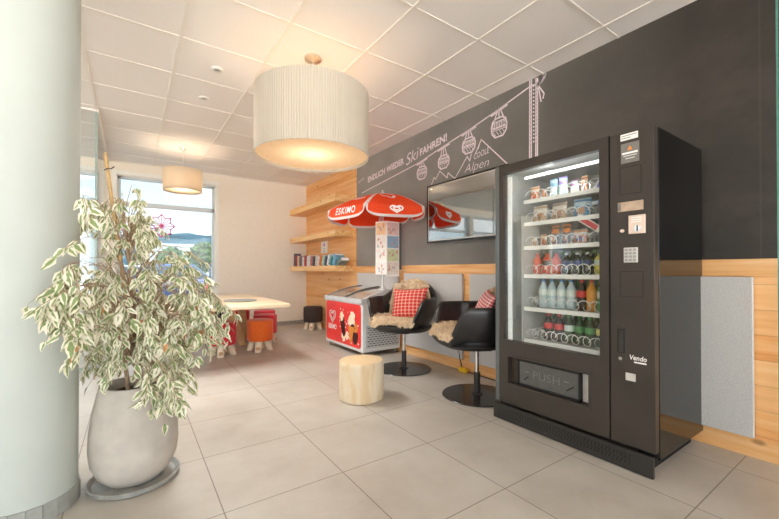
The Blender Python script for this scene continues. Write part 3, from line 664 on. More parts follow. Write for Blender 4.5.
fl = build('delivery_flap', G().box((dx0 + 0.014, 1.232, 0.294), (dx0 + 0.03, 1.668, 0.456), 0), M('ribbed flap', rgb(96, 96, 95), 0.3, metal=0.4, var=0.08), door, bevel=0.003)
g = G(); e = 0.012; x0, x1 = dx0 + 0.008, dx0 + 0.034
g.box((x0, 1.222, 0.284), (x1, 1.234, 0.462)).box((x0, 1.664, 0.284), (x1, 1.676, 0.462)).box((x0, 1.222, 0.452), (x1, 1.676, 0.462)).box((x0, 1.222, 0.284), (x1, 1.676, 0.296))
build('flap_frame', g, m_gap, fl)
fp = fx(dx0 + 0.0135)
m_emb = M('embossed grey', rgb(140, 140, 140), 0.35, metal=0.4); 
text('embossed_lettering', 'PUSH', 0.078, m_emb, fp, -1.455, 0.350, fl, 0, 0, 1.1, 0.001, align='CENTER', bold=-0.002)
for uu in (-1.60, -1.315): build('embossed_dash', G().stroke([(uu - 0.014, 0.385), (uu + 0.014, 0.385)], 0.006, fp, 0.001), m_emb, fl)
build('slash_mark', G().stroke([(-1.625, 0.325), (-1.592, 0.352)], 0.008, fp, 0.001), m_gap, fl); build('slash_mark', G().stroke([(-1.31, 0.332), (-1.268, 0.362)], 0.008, fp, 0.001), m_gap, fl)
build('white_sticker', G().box((dx1 - 0.0095, rc[0] + 0.006, rc[2] + 0.006), (dx1 - 0.008, 1.222, rc[3] - 0.006)), m_silver, door)
# control panel door
CY0_, CY1_ = VY0 + 0.002, 1.039
cp = build('control_panel', G().box((VX, CY0_, 0.125), (VX + 0.05, CY1_, 1.874)), m_vend, vm_, bevel=0.003)
build('seam_gap', G().box((VX + 0.012, 1.039, 0.125), (VX + 0.05, 1.047, 1.874)), m_gap, vm_)
build('side_gap', G().box((VX + 0.05, VY0 + 0.004, 0.09), (VX + 0.056, VY0 + 0.10, 1.868)), m_gap, vm_)
fv = fx(VX)
def plate(name, y0, y1, z0, z1, mat, d=0.003, par=None, bev=0.0): return build(name, G().box((VX - d, y0, z0), (VX + 0.002, y1, z1)), mat, par or cp, bevel=bev)
lb = plate('top_label', 0.893, 0.981, 1.826, 1.862, m_paper, 0.0015)
g = G().stroke([(-0.975, 1.851), (-0.90, 1.851)], 0.004, fx(VX - 0.0015), 0.0005); g.stroke([(-0.975, 1.838), (-0.93, 1.838)], 0.004, fx(VX - 0.0015), 0.0005); build('print_lines', g, m_card, lb)
cd = plate('service_card', 0.887, 0.979, 1.697, 1.808, m_card, 0.002)
g = G(); f2 = fx(VX - 0.002); g.prism([(-0.945, 1.768), (-0.921, 1.768), (-0.927, 1.783), (-0.93, 1.79), (-0.936, 1.79), (-0.939, 1.783)], f2, 0, 0.0006); build('bell_icon', g, M('orange print', rgb(234, 150, 70), 0.5), cd)
g = G(); g.stroke([(-0.97, 1.752), (-0.897, 1.752)], 0.010, f2, 0.0006); g.stroke([(-0.965, 1.737), (-0.9, 1.737)], 0.003, f2, 0.0006); g.stroke([(-0.955, 1.722), (-0.91, 1.722)], 0.003, f2, 0.0006); build('print_lines', g, m_print_white, cd)
g = G()
def outline(g, y0, y1, z0, z1, w=0.003): g.stroke([(-y1, z0), (-y1, z1), (-y0, z1), (-y0, z0), (-y1, z0)], w, fv, 0.001)
outline(g, 0.879, 0.985, 1.524, 1.675); build('blanking_plate', g, m_gap, cp); g = G(); outline(g, 0.872, 0.987, 0.953, 1.092); build('blanking_plate', g, m_gap, cp)
dsp = plate('display', 0.868, 0.997, 1.428, 1.481, M('display window', rgb(196, 172, 150), 0.15, metal=0.2, var=0.1), 0.004, bev=0.002)
build('display_end', G().box((VX - 0.006, 0.98, 1.434), (VX - 0.003, 0.995, 1.475)), m_card, dsp)
cn = plate('coin_plate', 0.858, 0.941, 1.299, 1.402, m_peach, 0.006, bev=0.003)
f3 = fx(VX - 0.006); g = G().prism(circ(-0.895, 1.328, 0.019, 20), f3, 0, 0.004); build('return_knob', g, m_chrome, cn)
build('coin_slot', G().prism([(-0.898, 1.312), (-0.893, 1.312), (-0.893, 1.344), (-0.898, 1.344)], f3, 0.004, 0.006), m_hole, cn)
g = G()
for vv in (1.388, 1.376, 1.364): g.stroke([(-0.925, vv), (-0.877, vv)], 0.005, f3, 0.0008)
build('print_lines', g, m_print_white, cn)
build('push_button', G().prism(circ(-0.974, 1.32, 0.011, 16, 0.009), fv, -0.001, 0.006), m_peach, cp)
kp = plate('keypad', 0.896, 0.966, 1.142, 1.225, m_silver, 0.005, bev=0.002)
for r in range(4):
    for c in range(3): build('key', G().box((VX - 0.009, 0.903 + 0.0212 * c, 1.149 + 0.0188 * r), (VX - 0.004, 0.903 + 0.0212 * c + 0.0145, 1.149 + 0.0188 * r + 0.0125)), m_keys, kp)
lk = plate('lock_plate', 0.955, 1.005, 0.585, 0.785, m_vend, 0.005, bev=0.002)
build('lock_handle', G().box((VX - 0.010, 0.966, 0.640), (VX - 0.004, 0.994, 0.766)), m_black_metal, lk, bevel=0.002)
g = G(); f5 = fx(VX - 0.005); g.stroke([(-0.996, 0.638), (-0.996, 0.768), (-0.964, 0.768), (-0.964, 0.638), (-0.996, 0.638)], 0.004, f5, 0.0055); build('handle_rim', g, m_gap, lk)
build('lock_cylinder', G().prism(circ(-0.983, 0.603, 0.010, 14), f5, 0, 0.006), m_chrome, lk)
text('maker_lettering', 'Vendo', 0.038, m_print_white, fv, -0.943, 0.606, cp, -0.0, 0.2, 0.86, 0.0012, bold=0.0006)
build('maker_underline', G().stroke([(-0.915, 0.594), (-0.86, 0.594)], 0.008, fv, 0.001), m_print_white, cp)
plate('paper_tag', 0.910, 0.960, 0.487, 0.529, m_silver, 0.0015)
# kick plate with perforations
kk = build('kick_plate', G().box((2.240, VY0 + 0.002, 0.004), (2.262, VY1 + 0.002, 0.114)), m_vend_kick, vm_, bevel=0.002)
g = G(); fk = fx(2.240)
for r in range(4):
    for c in range(44):
        u = -1.815 + 0.0205 * c + (0.005 if r % 2 else 0); v = 0.042 + 0.0145 * r
        g.prism(circ(u, v, 0.0054, 6), fk, -0.001, 0.0006)
build('perforations', g, m_hole, kk)
build('plinth', G().box((2.262, VY0 + 0.05, 0.0), (XB - 0.05, VY1 - 0.05, 0.08)), m_hole, vm_)
# inside: lamps, trays, spirals
build('light_tube', G().tube([(VX + 0.14, 1.15, 1.785), (VX + 0.14, 1.70, 1.785)], 0.011, 10), m_lamp_on, vm_)
build('light_strip', G().box((VX + 0.064, 1.765, cz0 + 0.05), (VX + 0.072, 1.80, 1.80)), M('lit side strip', rgb(255, 255, 250), 0.4, emit=rgb(250, 250, 246), estr=0.12), vm_)
li = bpy.data.lights.new('compartment light', 'AREA'); li.shape = 'RECTANGLE'; li.size = 0.5; li.size_y = 0.04; li.energy = 0.55; li.color = (0.95, 0.98, 1.0)
lo = bpy.data.objects.new('compartment_light', li); COL.objects.link(lo); lo.location = (VX + 0.13, 1.43, 1.765); lo.rotation_euler = (0, -0.5, PI / 2)
TX0 = VX + 0.085; TX1 = XB - 0.07; TZ = [1.606, 1.444, 1.271, 1.069, 0.833, 0.604]
def spiral_mesh(R=0.034, turns=6, L=0.46):
    g = G(); pts = [(L * k / (turns * 18), R * math.cos(2 * PI * k / 18), R * math.sin(2 * PI * k / 18)) for k in range(turns * 18 + 1)]; g.tube(pts, 0.0032, 5); return g
SPR = None
for ti, tz in enumerate(TZ):
    g = G(); g.box((TX0, cy0 + 0.005, tz - 0.012), (TX1, 1.672, tz - 0.002), 0)
    g.box((TX0 - 0.006, cy0 + 0.005, tz - 0.026), (TX0, 1.672, tz + 0.002), 1)
    tr = build('tray', g, [m_liner, m_rail], vm_)
    for k in range(7): yk = 1.63 - 0.075 * k; build('price_tag', G().box((TX0 - 0.0075, yk - 0.02, tz - 0.021), (TX0 - 0.006, yk + 0.012, tz - 0.005)), m_paper, tr)
    for k in range(7):
        yk = 1.632 - 0.0755 * k
        if SPR is None: sp = build('spiral', spiral_mesh(), m_wire, tr, smooth=True, local=True); SPR = sp
        else: sp = SPR.copy(); COL.objects.link(sp); sp.parent = tr
        sp.location = Vector((TX0 + 0.01, yk, tz + 0.036)) - Vector(vm_.location)
# ---- products
rowname = ['top', 'second', 'third', 'fourth', 'fifth', 'bottom']
def bag(w, h, d, tiltcol, bandcol, name):
    g = G(); nu, nv = 9, 11
    for sd in (-1, 1):
        rows = []
        for b in range(nv):
            v = b / (nv - 1); rows.append([(sd * d / 2 * (math.sin(PI * a / (nu - 1)) ** 0.6 if 0 < a < nu - 1 else 0) * (math.sin(PI * v) ** 0.55 if 0 < b < nv - 1 else 0), (a / (nu - 1) - 0.5) * w * (1 - 0.06 * math.sin(PI * v)), v * h) for a in range(nu)])
        i0 = len(g.f); g.grid(rows, 0)
        for fi in range(i0, len(g.f)):
            b = (fi - i0) // (nu - 1); a = (fi - i0) % (nu - 1)
            if b in (0, nv - 2): g.m[fi] = 1
            elif 6 <= b <= 7: g.m[fi] = 1
            elif 2 <= b <= 4 and 2 <= a <= 5: g.m[fi] = 2
    return g
pm = {}
def pmat(c, rough=0.3):
    if c not in pm: pm[c] = M('wrapper %d %d %d' % c, rgb(*c), rough, var=0.1, vscale=50)
    return pm[c]
def put_bag(row, y, w, h, d, cols, label, grp='snacks in the vending machine', lean=0.1, x=TX0 + 0.10):
    o = build('snack_bag', bag(w, h, d, None, None, ''), [pmat(c) for c in cols], None, smooth=True, local=True, angle=70)
    o.location = (x, y, TZ[row] + 0.001); o.rotation_euler = (0, lean, random.uniform(-0.12, 0.12)); return tag(o, label, 'snack', grp)
def put_bar(row, y, w, h, d, cols, label, roll=0.0, z=0.0, x=TX0 + 0.09):
    g = G().box((-d / 2, -w / 2, 0), (d / 2, w / 2, h), 0); g.box((-d / 2 - 0.0006, -w * 0.36, h * 0.12), (-d / 2, w * 0.36, h * 0.88), 1)
    o = build('chocolate_bar', g, [pmat(c) for c in cols], None, local=True, bevel=0.003); o.location = (x, y, TZ[row] + 0.001 + z); o.rotation_euler = (roll, 0, 0)
    return tag(o, label, 'snack', 'snacks in the vending machine')
def mk_bottle(loc, label, grp, liquid, lab, cap, h=0.20, r=0.032, lname='drink_bottle'):
    t = thing(lname, label, 'bottle', loc, 0, grp); k = h / 0.20
    g = G().lathe([(r * 0.85, 0), (r, 0.008), (r, 0.055 * k), (r * 0.92, 0.07 * k), (r, 0.085 * k), (r, 0.13 * k), (r * 0.8, 0.152 * k), (r * 0.42, 0.175 * k), (r * 0.38, 0.19 * k)], 20)
    build('body', g, liquid, t, smooth=True, local=True)
    build('label_band', G().lathe([(r * 1.015, 0.088 * k), (r * 1.015, 0.132 * k)], 20, cap0=False, cap1=False), lab, t, smooth=True, local=True)
    build('cap', G().lathe([(r * 0.44, 0.186 * k), (r * 0.44, 0.203 * k)], 16), cap, t, smooth=True, local=True)
    return t
m_water = M('water bottle', rgb(196, 214, 220), 0.1, var=0.05); m_cola = M('cola', rgb(46, 26, 24), 0.12, var=0.1); m_green = M('green bottle', rgb(60, 88, 58), 0.14, var=0.15)
m_orangej = M('orange juice bottle', rgb(236, 160, 64), 0.15, var=0.1); m_capblue = M('blue cap', rgb(80, 140, 196), 0.3); m_capred = M('red cap', rgb(206, 40, 38), 0.3); m_capor = M('orange cap', rgb(226, 92, 36), 0.3)
m_capgreen = M('green cap', rgb(60, 140, 60), 0.3); m_labred = M('red label', rgb(208, 44, 44), 0.4, var=0.15); m_labwhite = M('pale label', rgb(220, 230, 226), 0.4, var=0.1); m_labgreen = M('green label', rgb(70, 150, 80), 0.4, var=0.2); m_laborange = M('orange label', rgb(228, 84, 42), 0.4, var=0.15); m_labyellow = M('yellow label', rgb(222, 210, 96), 0.4, var=0.2); m_labnavy = M('navy label', rgb(52, 70, 130), 0.4, var=0.3)
m_black_glass = M('dark bottle', rgb(58, 62, 58), 0.14, var=0.15)
# top tray
put_bag(0, 1.655, 0.075, 0.115, 0.03, [(222, 140, 84), (240, 214, 190), (206, 96, 52)], 'orange snack bag at the left end of the top tray')
put_bar(0, 1.569, 0.028, 0.075, 0.014, [(176, 108, 70), (214, 160, 120)], 'narrow brown bar beside the orange bag on the top tray')
put_bag(0, 1.507, 0.062, 0.14, 0.028, [(176, 200, 206), (120, 160, 186), (226, 234, 236)], 'pale blue sweet bag on the top tray')
put_bag(0, 1.437, 0.064, 0.145, 0.028, [(150, 190, 186), (140, 120, 186), (214, 226, 222)], 'teal and violet sweet bag on the top tray')
put_bag(0, 1.353, 0.05, 0.105, 0.026, [(150, 176, 130), (150, 96, 150), (220, 196, 150)], 'small green and violet sweet bag on the top tray')
put_bag(0, 1.287, 0.044, 0.12, 0.024, [(206, 120, 84), (236, 190, 150), (120, 70, 52)], 'slim orange and brown bag on the top tray')
put_bar(0, 1.195, 0.042, 0.15, 0.016, [(230, 228, 234), (110, 110, 176)], 'white bar with blue stripes leaning on the top tray', 0.5)
# second tray
put_bag(1, 1.612, 0.118, 0.13, 0.05, [(206, 170, 136), (236, 226, 214), (170, 122, 84)], 'tan biscuit bag at the left end of the second tray')
put_bag(1, 1.463, 0.118, 0.13, 0.05, [(198, 164, 134), (232, 222, 210), (176, 126, 90)], 'tan biscuit bag beside the blue bag on the second tray')
put_bag(1, 1.302, 0.118, 0.135, 0.05, [(84, 150, 196), (196, 220, 232), (200, 140, 90)], 'bright blue snack bag on the second tray')
put_bar(1, 1.20, 0.05, 0.022, 0.05, [(120, 160, 206), (200, 216, 230)], 'small blue packet lying right of the blue bag, second tray', 0, 0.075)
# third tray
put_bag(2, 1.668, 0.06, 0.075, 0.03, [(190, 150, 116), (220, 196, 170), (160, 110, 80)], 'small tan packet at the left end of the third tray')
put_bag(2, 1.584, 0.052, 0.09, 0.03, [(216, 140, 96), (236, 200, 170), (190, 100, 60)], 'small peach packet second on the third tray')
put_bag(2, 1.497, 0.062, 0.145, 0.034, [(98, 62, 48), (226, 128, 50), (214, 150, 100)], 'brown and orange snack bag at the middle of the third tray')
put_bag(2, 1.412, 0.062, 0.145, 0.034, [(92, 60, 46), (232, 134, 50), (206, 140, 92)], 'brown and orange snack bag nearer the peach bag, third tray')
put_bag(2, 1.315, 0.10, 0.10, 0.045, [(232, 164, 122), (240, 206, 176), (130, 120, 170)], 'wide peach snack bag on the third tray')
put_bar(2, 1.14, 0.042, 0.17, 0.016, [(240, 236, 234), (206, 48, 54)], 'white bar with red stripe tilted across the third tray', -0.95, 0.075, TX0 + 0.012)
# fourth tray
ys4 = [1.633, 1.556, 1.484, 1.41, 1.334, 1.266, 1.188]
for k, y in enumerate(ys4):
    l = ['red and orange drink bottle at the left end of the fourth tray', 'red and orange drink bottle second on the fourth tray', 'red and orange drink bottle third on the fourth tray', 'dark bottle with navy label beside the orange bottles, fourth tray', 'dark bottle with navy label in the middle of the three alike, fourth tray', 'dark bottle with navy label nearest the yellow bottle, fourth tray', 'yellow labelled bottle at the right end of the fourth tray'][k]
    if k < 3: mk_bottle((TX0 + 0.105, y, TZ[3]), l, 'bottles in the vending machine', [m_laborange, m_cola, m_laborange][0], m_cola if k == 1 else m_laborange, m_capor, 0.15)
    elif k < 6: mk_bottle((TX0 + 0.105, y, TZ[3]), l, 'bottles in the vending machine', m_black_glass, m_labnavy, m_labwhite, 0.145, 0.028)
    else: mk_bottle((TX0 + 0.105, y, TZ[3]), l, 'bottles in the vending machine', m_labyellow, m_labwhite, m_labgreen, 0.145)
    mk_bottle((TX0 + 0.195, y, TZ[3]), 'dark bottle in the rear rank of the fourth tray', 'rear rank of the fourth tray', m_black_glass, m_green, m_capgreen, 0.16)
# fifth tray
ys5 = [1.585, 1.518, 1.448, 1.378, 1.306, 1.24, 1.172]
spec5 = [('blue capped water bottle at the left end of the fifth tray', m_water, m_labwhite, m_capblue), ('blue capped water bottle second on the fifth tray', m_water, m_labwhite, m_capblue), ('blue capped water bottle third on the fifth tray', m_water, m_labwhite, m_capblue), ('blue capped water bottle beside the cola, fifth tray', m_water, m_labwhite, m_capblue), ('cola bottle with red label between water and orange juice', m_cola, m_labred, m_capred), ('orange juice bottle on the fifth tray', m_orangej, m_orangej, m_capor), ('green labelled bottle at the right end of the fifth tray', m_labgreen, m_labwhite, m_labgreen)]
for y, (l, a, b, c) in zip(ys5, spec5):
    mk_bottle((TX0 + 0.105, y, TZ[4]), l, 'bottles in the vending machine', a, b, c, 0.198)
    mk_bottle((TX0 + 0.195, y, TZ[4]), 'dark green bottle in the rear rank of the fifth tray', 'rear rank of the fifth tray', m_green, m_green, m_capgreen, 0.19)
ys6 = [1.545, 1.465, 1.392, 1.32, 1.25, 1.178]
spec6 = [('cola bottle with red label at the left end of the bottom tray', m_cola, m_labred, m_capred), ('cola bottle with red label second on the bottom tray', m_cola, m_labred, m_capred), ('green bottle beside the cola on the bottom tray', m_green, m_labwhite, m_capgreen), ('green bottle second from the cola on the bottom tray', m_green, m_labgreen, m_capgreen), ('green bottle third from the cola on the bottom tray', m_green, m_labgreen, m_capgreen), ('green bottle at the right end of the bottom tray', m_green, m_labyellow, m_capgreen)]
for y, (l, a, b, c) in zip(ys6, spec6):
    mk_bottle((TX0 + 0.105, y, TZ[5]), l, 'bottles in the vending machine', a, b, c, 0.185)
    mk_bottle((TX0 + 0.195, y, TZ[5]), 'dark bottle in the rear rank of the bottom tray', 'rear rank of the bottom tray', m_green, m_cola, m_capgreen, 0.19)

# ================================================================== ARMCHAIRS
def armchair(name, label, loc, rz):
    t = thing(name, label, 'armchair', loc, rz, 'black leather swivel armchairs')
    def Rr(th): c, s_ = abs(math.cos(th)), abs(math.sin(th)); return 0.375 / (c ** 2.8 + s_ ** 2.8) ** (1 / 2.8) * (0.92 if math.cos(th) < 0 else 1.0)
    def sm(a, b, x): x = max(0, min(1, (x - a) / (b - a))); return x * x * (3 - 2 * x)
    def Hh(th):
        d = abs(math.degrees(th)); return 0.515 + (0.785 - 0.515) * sm(28, 56, d) + (0.93 - 0.785) * sm(112, 155, d)
    n = 64; ths = [-PI + 2 * PI * k / n for k in range(n)]
    rows = []
    zb = 0.415
    for s_ in [0.02, 0.25, 0.5, 0.7, 0.85, 0.95, 1.0]:
        row = []
        for th in ths:
            ph = s_ * PI / 2; r = 0.06 + (Rr(th) - 0.06) * math.sin(ph) ** 0.72; z = zb + (Hh(th) - zb) * (1 - math.cos(ph)) ** 0.95
            row.append((r * math.cos(th), r * math.sin(th), z))
        rows.append(row)
    tk = 0.05
    for dr, dz in ((0.012, 0.014), (0.028, 0.018), (0.042, 0.010), (tk, -0.006)):
        rows.append([((Rr(th) - dr) * math.cos(th), (Rr(th) - dr) * math.sin(th), Hh(th) + dz) for th in ths])
    for s_ in (0.85, 0.65, 0.4, 0.15, 0.0):
        rows.append([((Rr(th) - tk) * (0.86 + 0.14 * s_) * math.cos(th), (Rr(th) - tk) * (0.86 + 0.14 * s_) * math.sin(th), min(Hh(th) - 0.01, 0.445) + (Hh(th) - min(Hh(th) - 0.01, 0.445)) * s_ ) for th in ths])
    g = G().grid(rows, 0, close_u=True); g.f.append(tuple(reversed(range(n)))); g.m.append(0); g.f.append(tuple(range((len(rows) - 1) * n, len(rows) * n))); g.m.append(0)
    build('shell', g, m_leather, t, smooth=True, local=True, angle=60)
    rows = []
    for sc, z in ((0.2, 0.45), (0.72, 0.45), (0.84, 0.462), (0.86, 0.478), (0.82, 0.495), (0.6, 0.505), (0.1, 0.508)): rows.append([(Rr(th) * sc * math.cos(th) + 0.01, Rr(th) * sc * math.sin(th), z) for th in ths])
    g = G().grid(rows, 0, close_u=True); g.f.append(tuple(range((len(rows) - 1) * n, len(rows) * n))); g.m.append(0)
    build('seat_pad', g, m_leather, t, smooth=True, local=True, angle=60)
    build('column', G().lathe([(0.018, 0.19), (0.018, 0.42)], 20), m_chrome, t, smooth=True, local=True)
    build('column_sleeve', G().lathe([(0.027, 0.01), (0.027, 0.205)], 24), m_black_metal, t, smooth=True, local=True)
    build('collar', G().lathe([(0.05, 0.012), (0.05, 0.019), (0.03, 0.024)], 24), m_black_metal, t, smooth=True, local=True)
    build('base_disc', G().lathe([(0.30, 0.0), (0.305, 0.004), (0.30, 0.009), (0.1, 0.013), (0.02, 0.014)], 64), m_black_gloss, t, smooth=True, local=True)
    build('mounting_plate', G().lathe([(0.09, 0.402), (0.09, 0.425)], 24), m_black_metal, t, local=True)
    return t
CH1 = (2.50, 3.325, 0); CH2 = (2.506, 2.263, 0); A1 = math.radians(-150); A2 = math.radians(156)
c1 = armchair('armchair', 'black leather tub armchair on a disc base, beside the ice cream freezer', CH1, A1)
c2 = dup(c1, CH2, A2, 'black leather tub armchair on a disc base, beside the vending machine')
# sheepskins draped over seat and back
def sheepskin(seed):
    rnd = random.Random(seed)
    path = [(0.362, 0.535), (0.355, 0.548), (0.32, 0.556), (0.25, 0.556), (0.12, 0.55), (-0.04, 0.54), (-0.17, 0.548), (-0.235, 0.585), (-0.262, 0.67), (-0.275, 0.77), (-0.288, 0.87), (-0.305, 0.945), (-0.335, 0.965), (-0.372, 0.95), (-0.385, 0.90)]
    half = [0.20, 0.235, 0.255, 0.262, 0.262, 0.262, 0.255, 0.25, 0.25, 0.25, 0.24, 0.215, 0.19, 0.165, 0.12]
    nc = 13; top = []
    for (x, z), h in zip(path, half):
        row = []
        for k in range(nc):
            u = -1 + 2 * k / (nc - 1); e = 1 + 0.06 * rnd.uniform(-1, 1)
            back = z > 0.6
            xx = x + (0.10 * u * u if back and x < -0.2 else -0.03 * u * u); zz = z + (0.035 * abs(u) ** 3 if not back and x < 0.33 else -0.05 * u * u if back else -0.015 * u * u)
            row.append(Vector((xx, u * h * e, zz)))
        top.append(row)
    # normals
    g = G(); nr = len(top)
    def nor(a, b):
        du = top[a][min(b + 1, nc - 1)] - top[a][max(b - 1, 0)]; dv = top[min(a + 1, nr - 1)][b] - top[max(a - 1, 0)][b]
        return dv.cross(du).normalized() * -1
    N = [[nor(a, b) for b in range(nc)] for a in range(nr)]
    if N[4][6].z < 0: N = [[-x for x in r] for r in N]
    up = [[top[a][b] + N[a][b] * 0.022 for b in range(nc)] for a in range(nr)]
    g.grid(up, 0); g.grid([r[::-1] for r in top], 0)
    edge = lambda L: L
    rim_u = [up[0][b] for b in range(nc)] + [up[a][nc - 1] for a in range(1, nr)] + [up[nr - 1][b] for b in range(nc - 2, -1, -1)] + [up[a][0] for a in range(nr - 2, 0, -1)]
    rim_t = [top[0][b] for b in range(nc)] + [top[a][nc - 1] for a in range(1, nr)] + [top[nr - 1][b] for b in range(nc - 2, -1, -1)] + [top[a][0] for a in range(nr - 2, 0, -1)]
    g.grid([rim_t, rim_u], 0, close_u=True)
    nbase = len(g.f)
    for _ in range(17000):
        a = rnd.random() * (nr - 1); b = rnd.random() * (nc - 1)
        if rnd.random() < 0.22:  # thicker fringe at the outline
            if rnd.random() < 0.6: b = rnd.choice((0.0, nc - 1.001))
            else: a = rnd.choice((0.0, nr - 1.001))
        ia, ib = min(int(a), nr - 2), min(int(b), nc - 2); fa, fb = a - ia, b - ib
        P = up[ia][ib].lerp(up[ia][ib + 1], fb).lerp(up[ia + 1][ib].lerp(up[ia + 1][ib + 1], fb), fa)
        n_ = N[ia][ib].lerp(N[ia + 1][ib + 1], 0.5).normalized()
        rv = Vector((rnd.gauss(0, 1), rnd.gauss(0, 1), rnd.gauss(0, 1)))
        cl = Vector((mnoise.noise(P * 22), mnoise.noise(P * 22 + Vector((7, 1, 3))), mnoise.noise(P * 22 + Vector((2, 9, 5))))) * 1.3
        d1 = (n_ + rv * 0.30 + cl).normalized(); d2 = (n_ * 0.5 + rv * 0.4 + cl * 1.6 + Vector((0, 0, -0.3))).normalized(); L = rnd.uniform(0.018, 0.034)
        sd = d1.cross(Vector((rnd.gauss(0, 1), rnd.gauss(0, 1), rnd.gauss(0, 1)))).normalized() * 0.0034
        p0 = P - n_ * 0.004; p1 = p0 + d1 * L * 0.55; p2 = p1 + d2 * L * 0.5
        i = len(g.v); g.v += [p0 - sd, p0 + sd, p1 + sd * 0.8, p1 - sd * 0.8, p2]; g.f.append((i, i + 1, i + 2, i + 3)); g.f.append((i + 3, i + 2, i + 4)); g.m += [0, 0]
    return g, nbase
def set_rnd(o, seed, per=2, start=0):
    rnd = random.Random(seed); at = o.data.attributes.new('rnd', 'FLOAT', 'FACE'); vals = [0.5] * len(o.data.polygons)
    for k in range(start, len(vals), per):
        v = rnd.random()
        for j in range(k, min(k + per, len(vals))): vals[j] = v
    at.data.foreach_set('value', vals)
def build_raw(name, g, mats, parent=None):   # keep face order, no normal recalculation
    me = bpy.data.meshes.new(name); me.from_pydata([tuple(v) for v in g.v], [], g.f)
    for m in (mats if isinstance(mats, (list, tuple)) else [mats]): me.materials.append(m)
    me.polygons.foreach_set('material_index', g.m)
    if g.uv:
        ul = me.uv_layers.new(name='UVMap')
        for pi, uvs in g.uv.items():
            for li_, c in zip(me.polygons[pi].loop_indices, uvs): ul.data[li_].uv = c
    me.update(); o = bpy.data.objects.new(name, me); COL.objects.link(o)
    if parent: o.parent = parent
    return o
for ch, an, lab, sd in ((CH1, A1, 'sandy curly sheepskin draped over the armchair beside the freezer', 3), (CH2, A2, 'sandy curly sheepskin draped over the armchair beside the vending machine', 9)):
    g, nb_ = sheepskin(sd); o = build_raw('sheepskin', g, m_fur); set_rnd(o, sd, 2, nb_); o.location = ch; o.rotation_euler = (0, 0, an); tag(o, lab, 'sheepskin', 'sheepskins on the armchairs')
def cushion(label, mat, loc, rot, w=0.40, d=0.13, hs=1.0):
    n = 17; g = G()
    for sd in (-1, 1):
        rows = []
        for a in range(n):
            r = []
            for b in range(n):
                u, v = -1 + 2 * b / (n - 1), -1 + 2 * a / (n - 1)
                th = max(0, (1 - abs(u) ** 2.4) * (1 - abs(v) ** 2.4)) ** 0.5; pin = 1 - 0.07 * (1 - u * u) * abs(v) - 0.0
                pin2 = 1 - 0.07 * (1 - v * v) * abs(u)
                r.append((sd * d / 2 * th, u * w / 2 * pin2, v * w / 2 * pin * hs))
            rows.append(r if sd > 0 else r[::-1])
        g.grid(rows, 0, uv=True)
    o = build('cushion', g, mat, None, smooth=True, local=True); o.location = loc; o.rotation_euler = rot
    return tag(o, label, 'cushion', 'checked cushions on the armchairs')
def chpt(ch, an, x, y, z): return Vector(ch) + Matrix.Rotation(an, 3, 'Z') @ Vector((x, y, z))
cushion('red checked cushion leaning in the armchair beside the freezer', m_plaid, chpt(CH1, A1, -0.10, 0.02, 0.722), (0.07, -0.36, A1 - 0.05), 0.43, hs=0.84)
cushion('red and white small-check cushion in the armchair beside the vending machine', m_plaid2, chpt(CH2, A2, -0.06, 0.0, 0.735), (-0.12, -0.40, A2 - 0.25), 0.44, hs=0.85)

# ================================================================== LOG STOOL
lc = (1.635, 2.785); g = G(); nl = 40; rows = []
for (r, z) in ((0.178, 0.0), (0.188, 0.006), (0.192, 0.03), (0.193, 0.15), (0.194, 0.30), (0.190, 0.322), (0.184, 0.33)):
    rows.append([(lc[0] + r * (1 + 0.02 * math.sin(2 * t + 1) + 0.012 * math.sin(5 * t)) * math.cos(t), lc[1] + r * (1 + 0.02 * math.sin(2 * t + 1) + 0.012 * math.sin(5 * t)) * math.sin(t), z) for t in [2 * PI * k / nl for k in range(nl)]])
g.grid(rows, 0, close_u=True); g.f.append(tuple(range(6 * nl, 7 * nl))); g.m.append(1); g.f.append(tuple(reversed(range(nl)))); g.m.append(0)
t = thing('log_stool', 'pale debarked log stool standing on the open tiled floor', 'stool', (lc[0], lc[1], 0))
build('log', g, [m_log_side, m_log_top], t, smooth=True)

# ================================================================== ICE CREAM FREEZER
FX0, FX1, FY0, FY1 = 2.37, 2.965, 4.02, 5.08
fz = thing('chest_freezer', 'white ice cream chest freezer with red front and curved sliding lid', 'freezer', ((FX0 + FX1) / 2, (FY0 + FY1) / 2, 0))
g = G(); pr = [(FX0, 0.06), (FX1, 0.06), (FX1, 0.81), (FX0 + 0.02, 0.695), (FX0, 0.685)]
g.prism(pr, lambda u, v, d: Vector((u, FY0 + d, v)), 0, FY1 - FY0)
build('body', g, m_fz_white, fz, bevel=0.02, segs=3)
# lid: front lip, arched end frames, curved glass
def lidz(f): return 0.715 + 0.140 * math.sin(f * PI / 2) ** 0.9
pro = [(FX0 - 0.012 + (FX1 - FX0 + 0.006) * f, lidz(f)) for f in [k / 12 for k in range(13)]]
def arch(y0, y1, t0, t1): # solid strip following the lid curve
    return [[(x, y, z + t) for x, z in pro] for y, t in ((y0, t0), (y0, t1), (y1, t1), (y1, t0))]
g = G()
for y0, y1 in ((FY0 - 0.006, FY0 + 0.045), (FY1 - 0.045, FY1 + 0.006)): g.grid(arch(y0, y1, -0.05, 0.006), 0, close_v=True)
g.box((FX0 - 0.018, FY0 - 0.008, 0.682), (FX0 + 0.02, FY1 + 0.008, 0.735)); g.box((FX1 - 0.03, FY0 - 0.006, 0.79), (FX1 + 0.002, FY1 + 0.006, 0.852))
build('lid_frame', g, m_fz_lid, fz, smooth=True, angle=35)
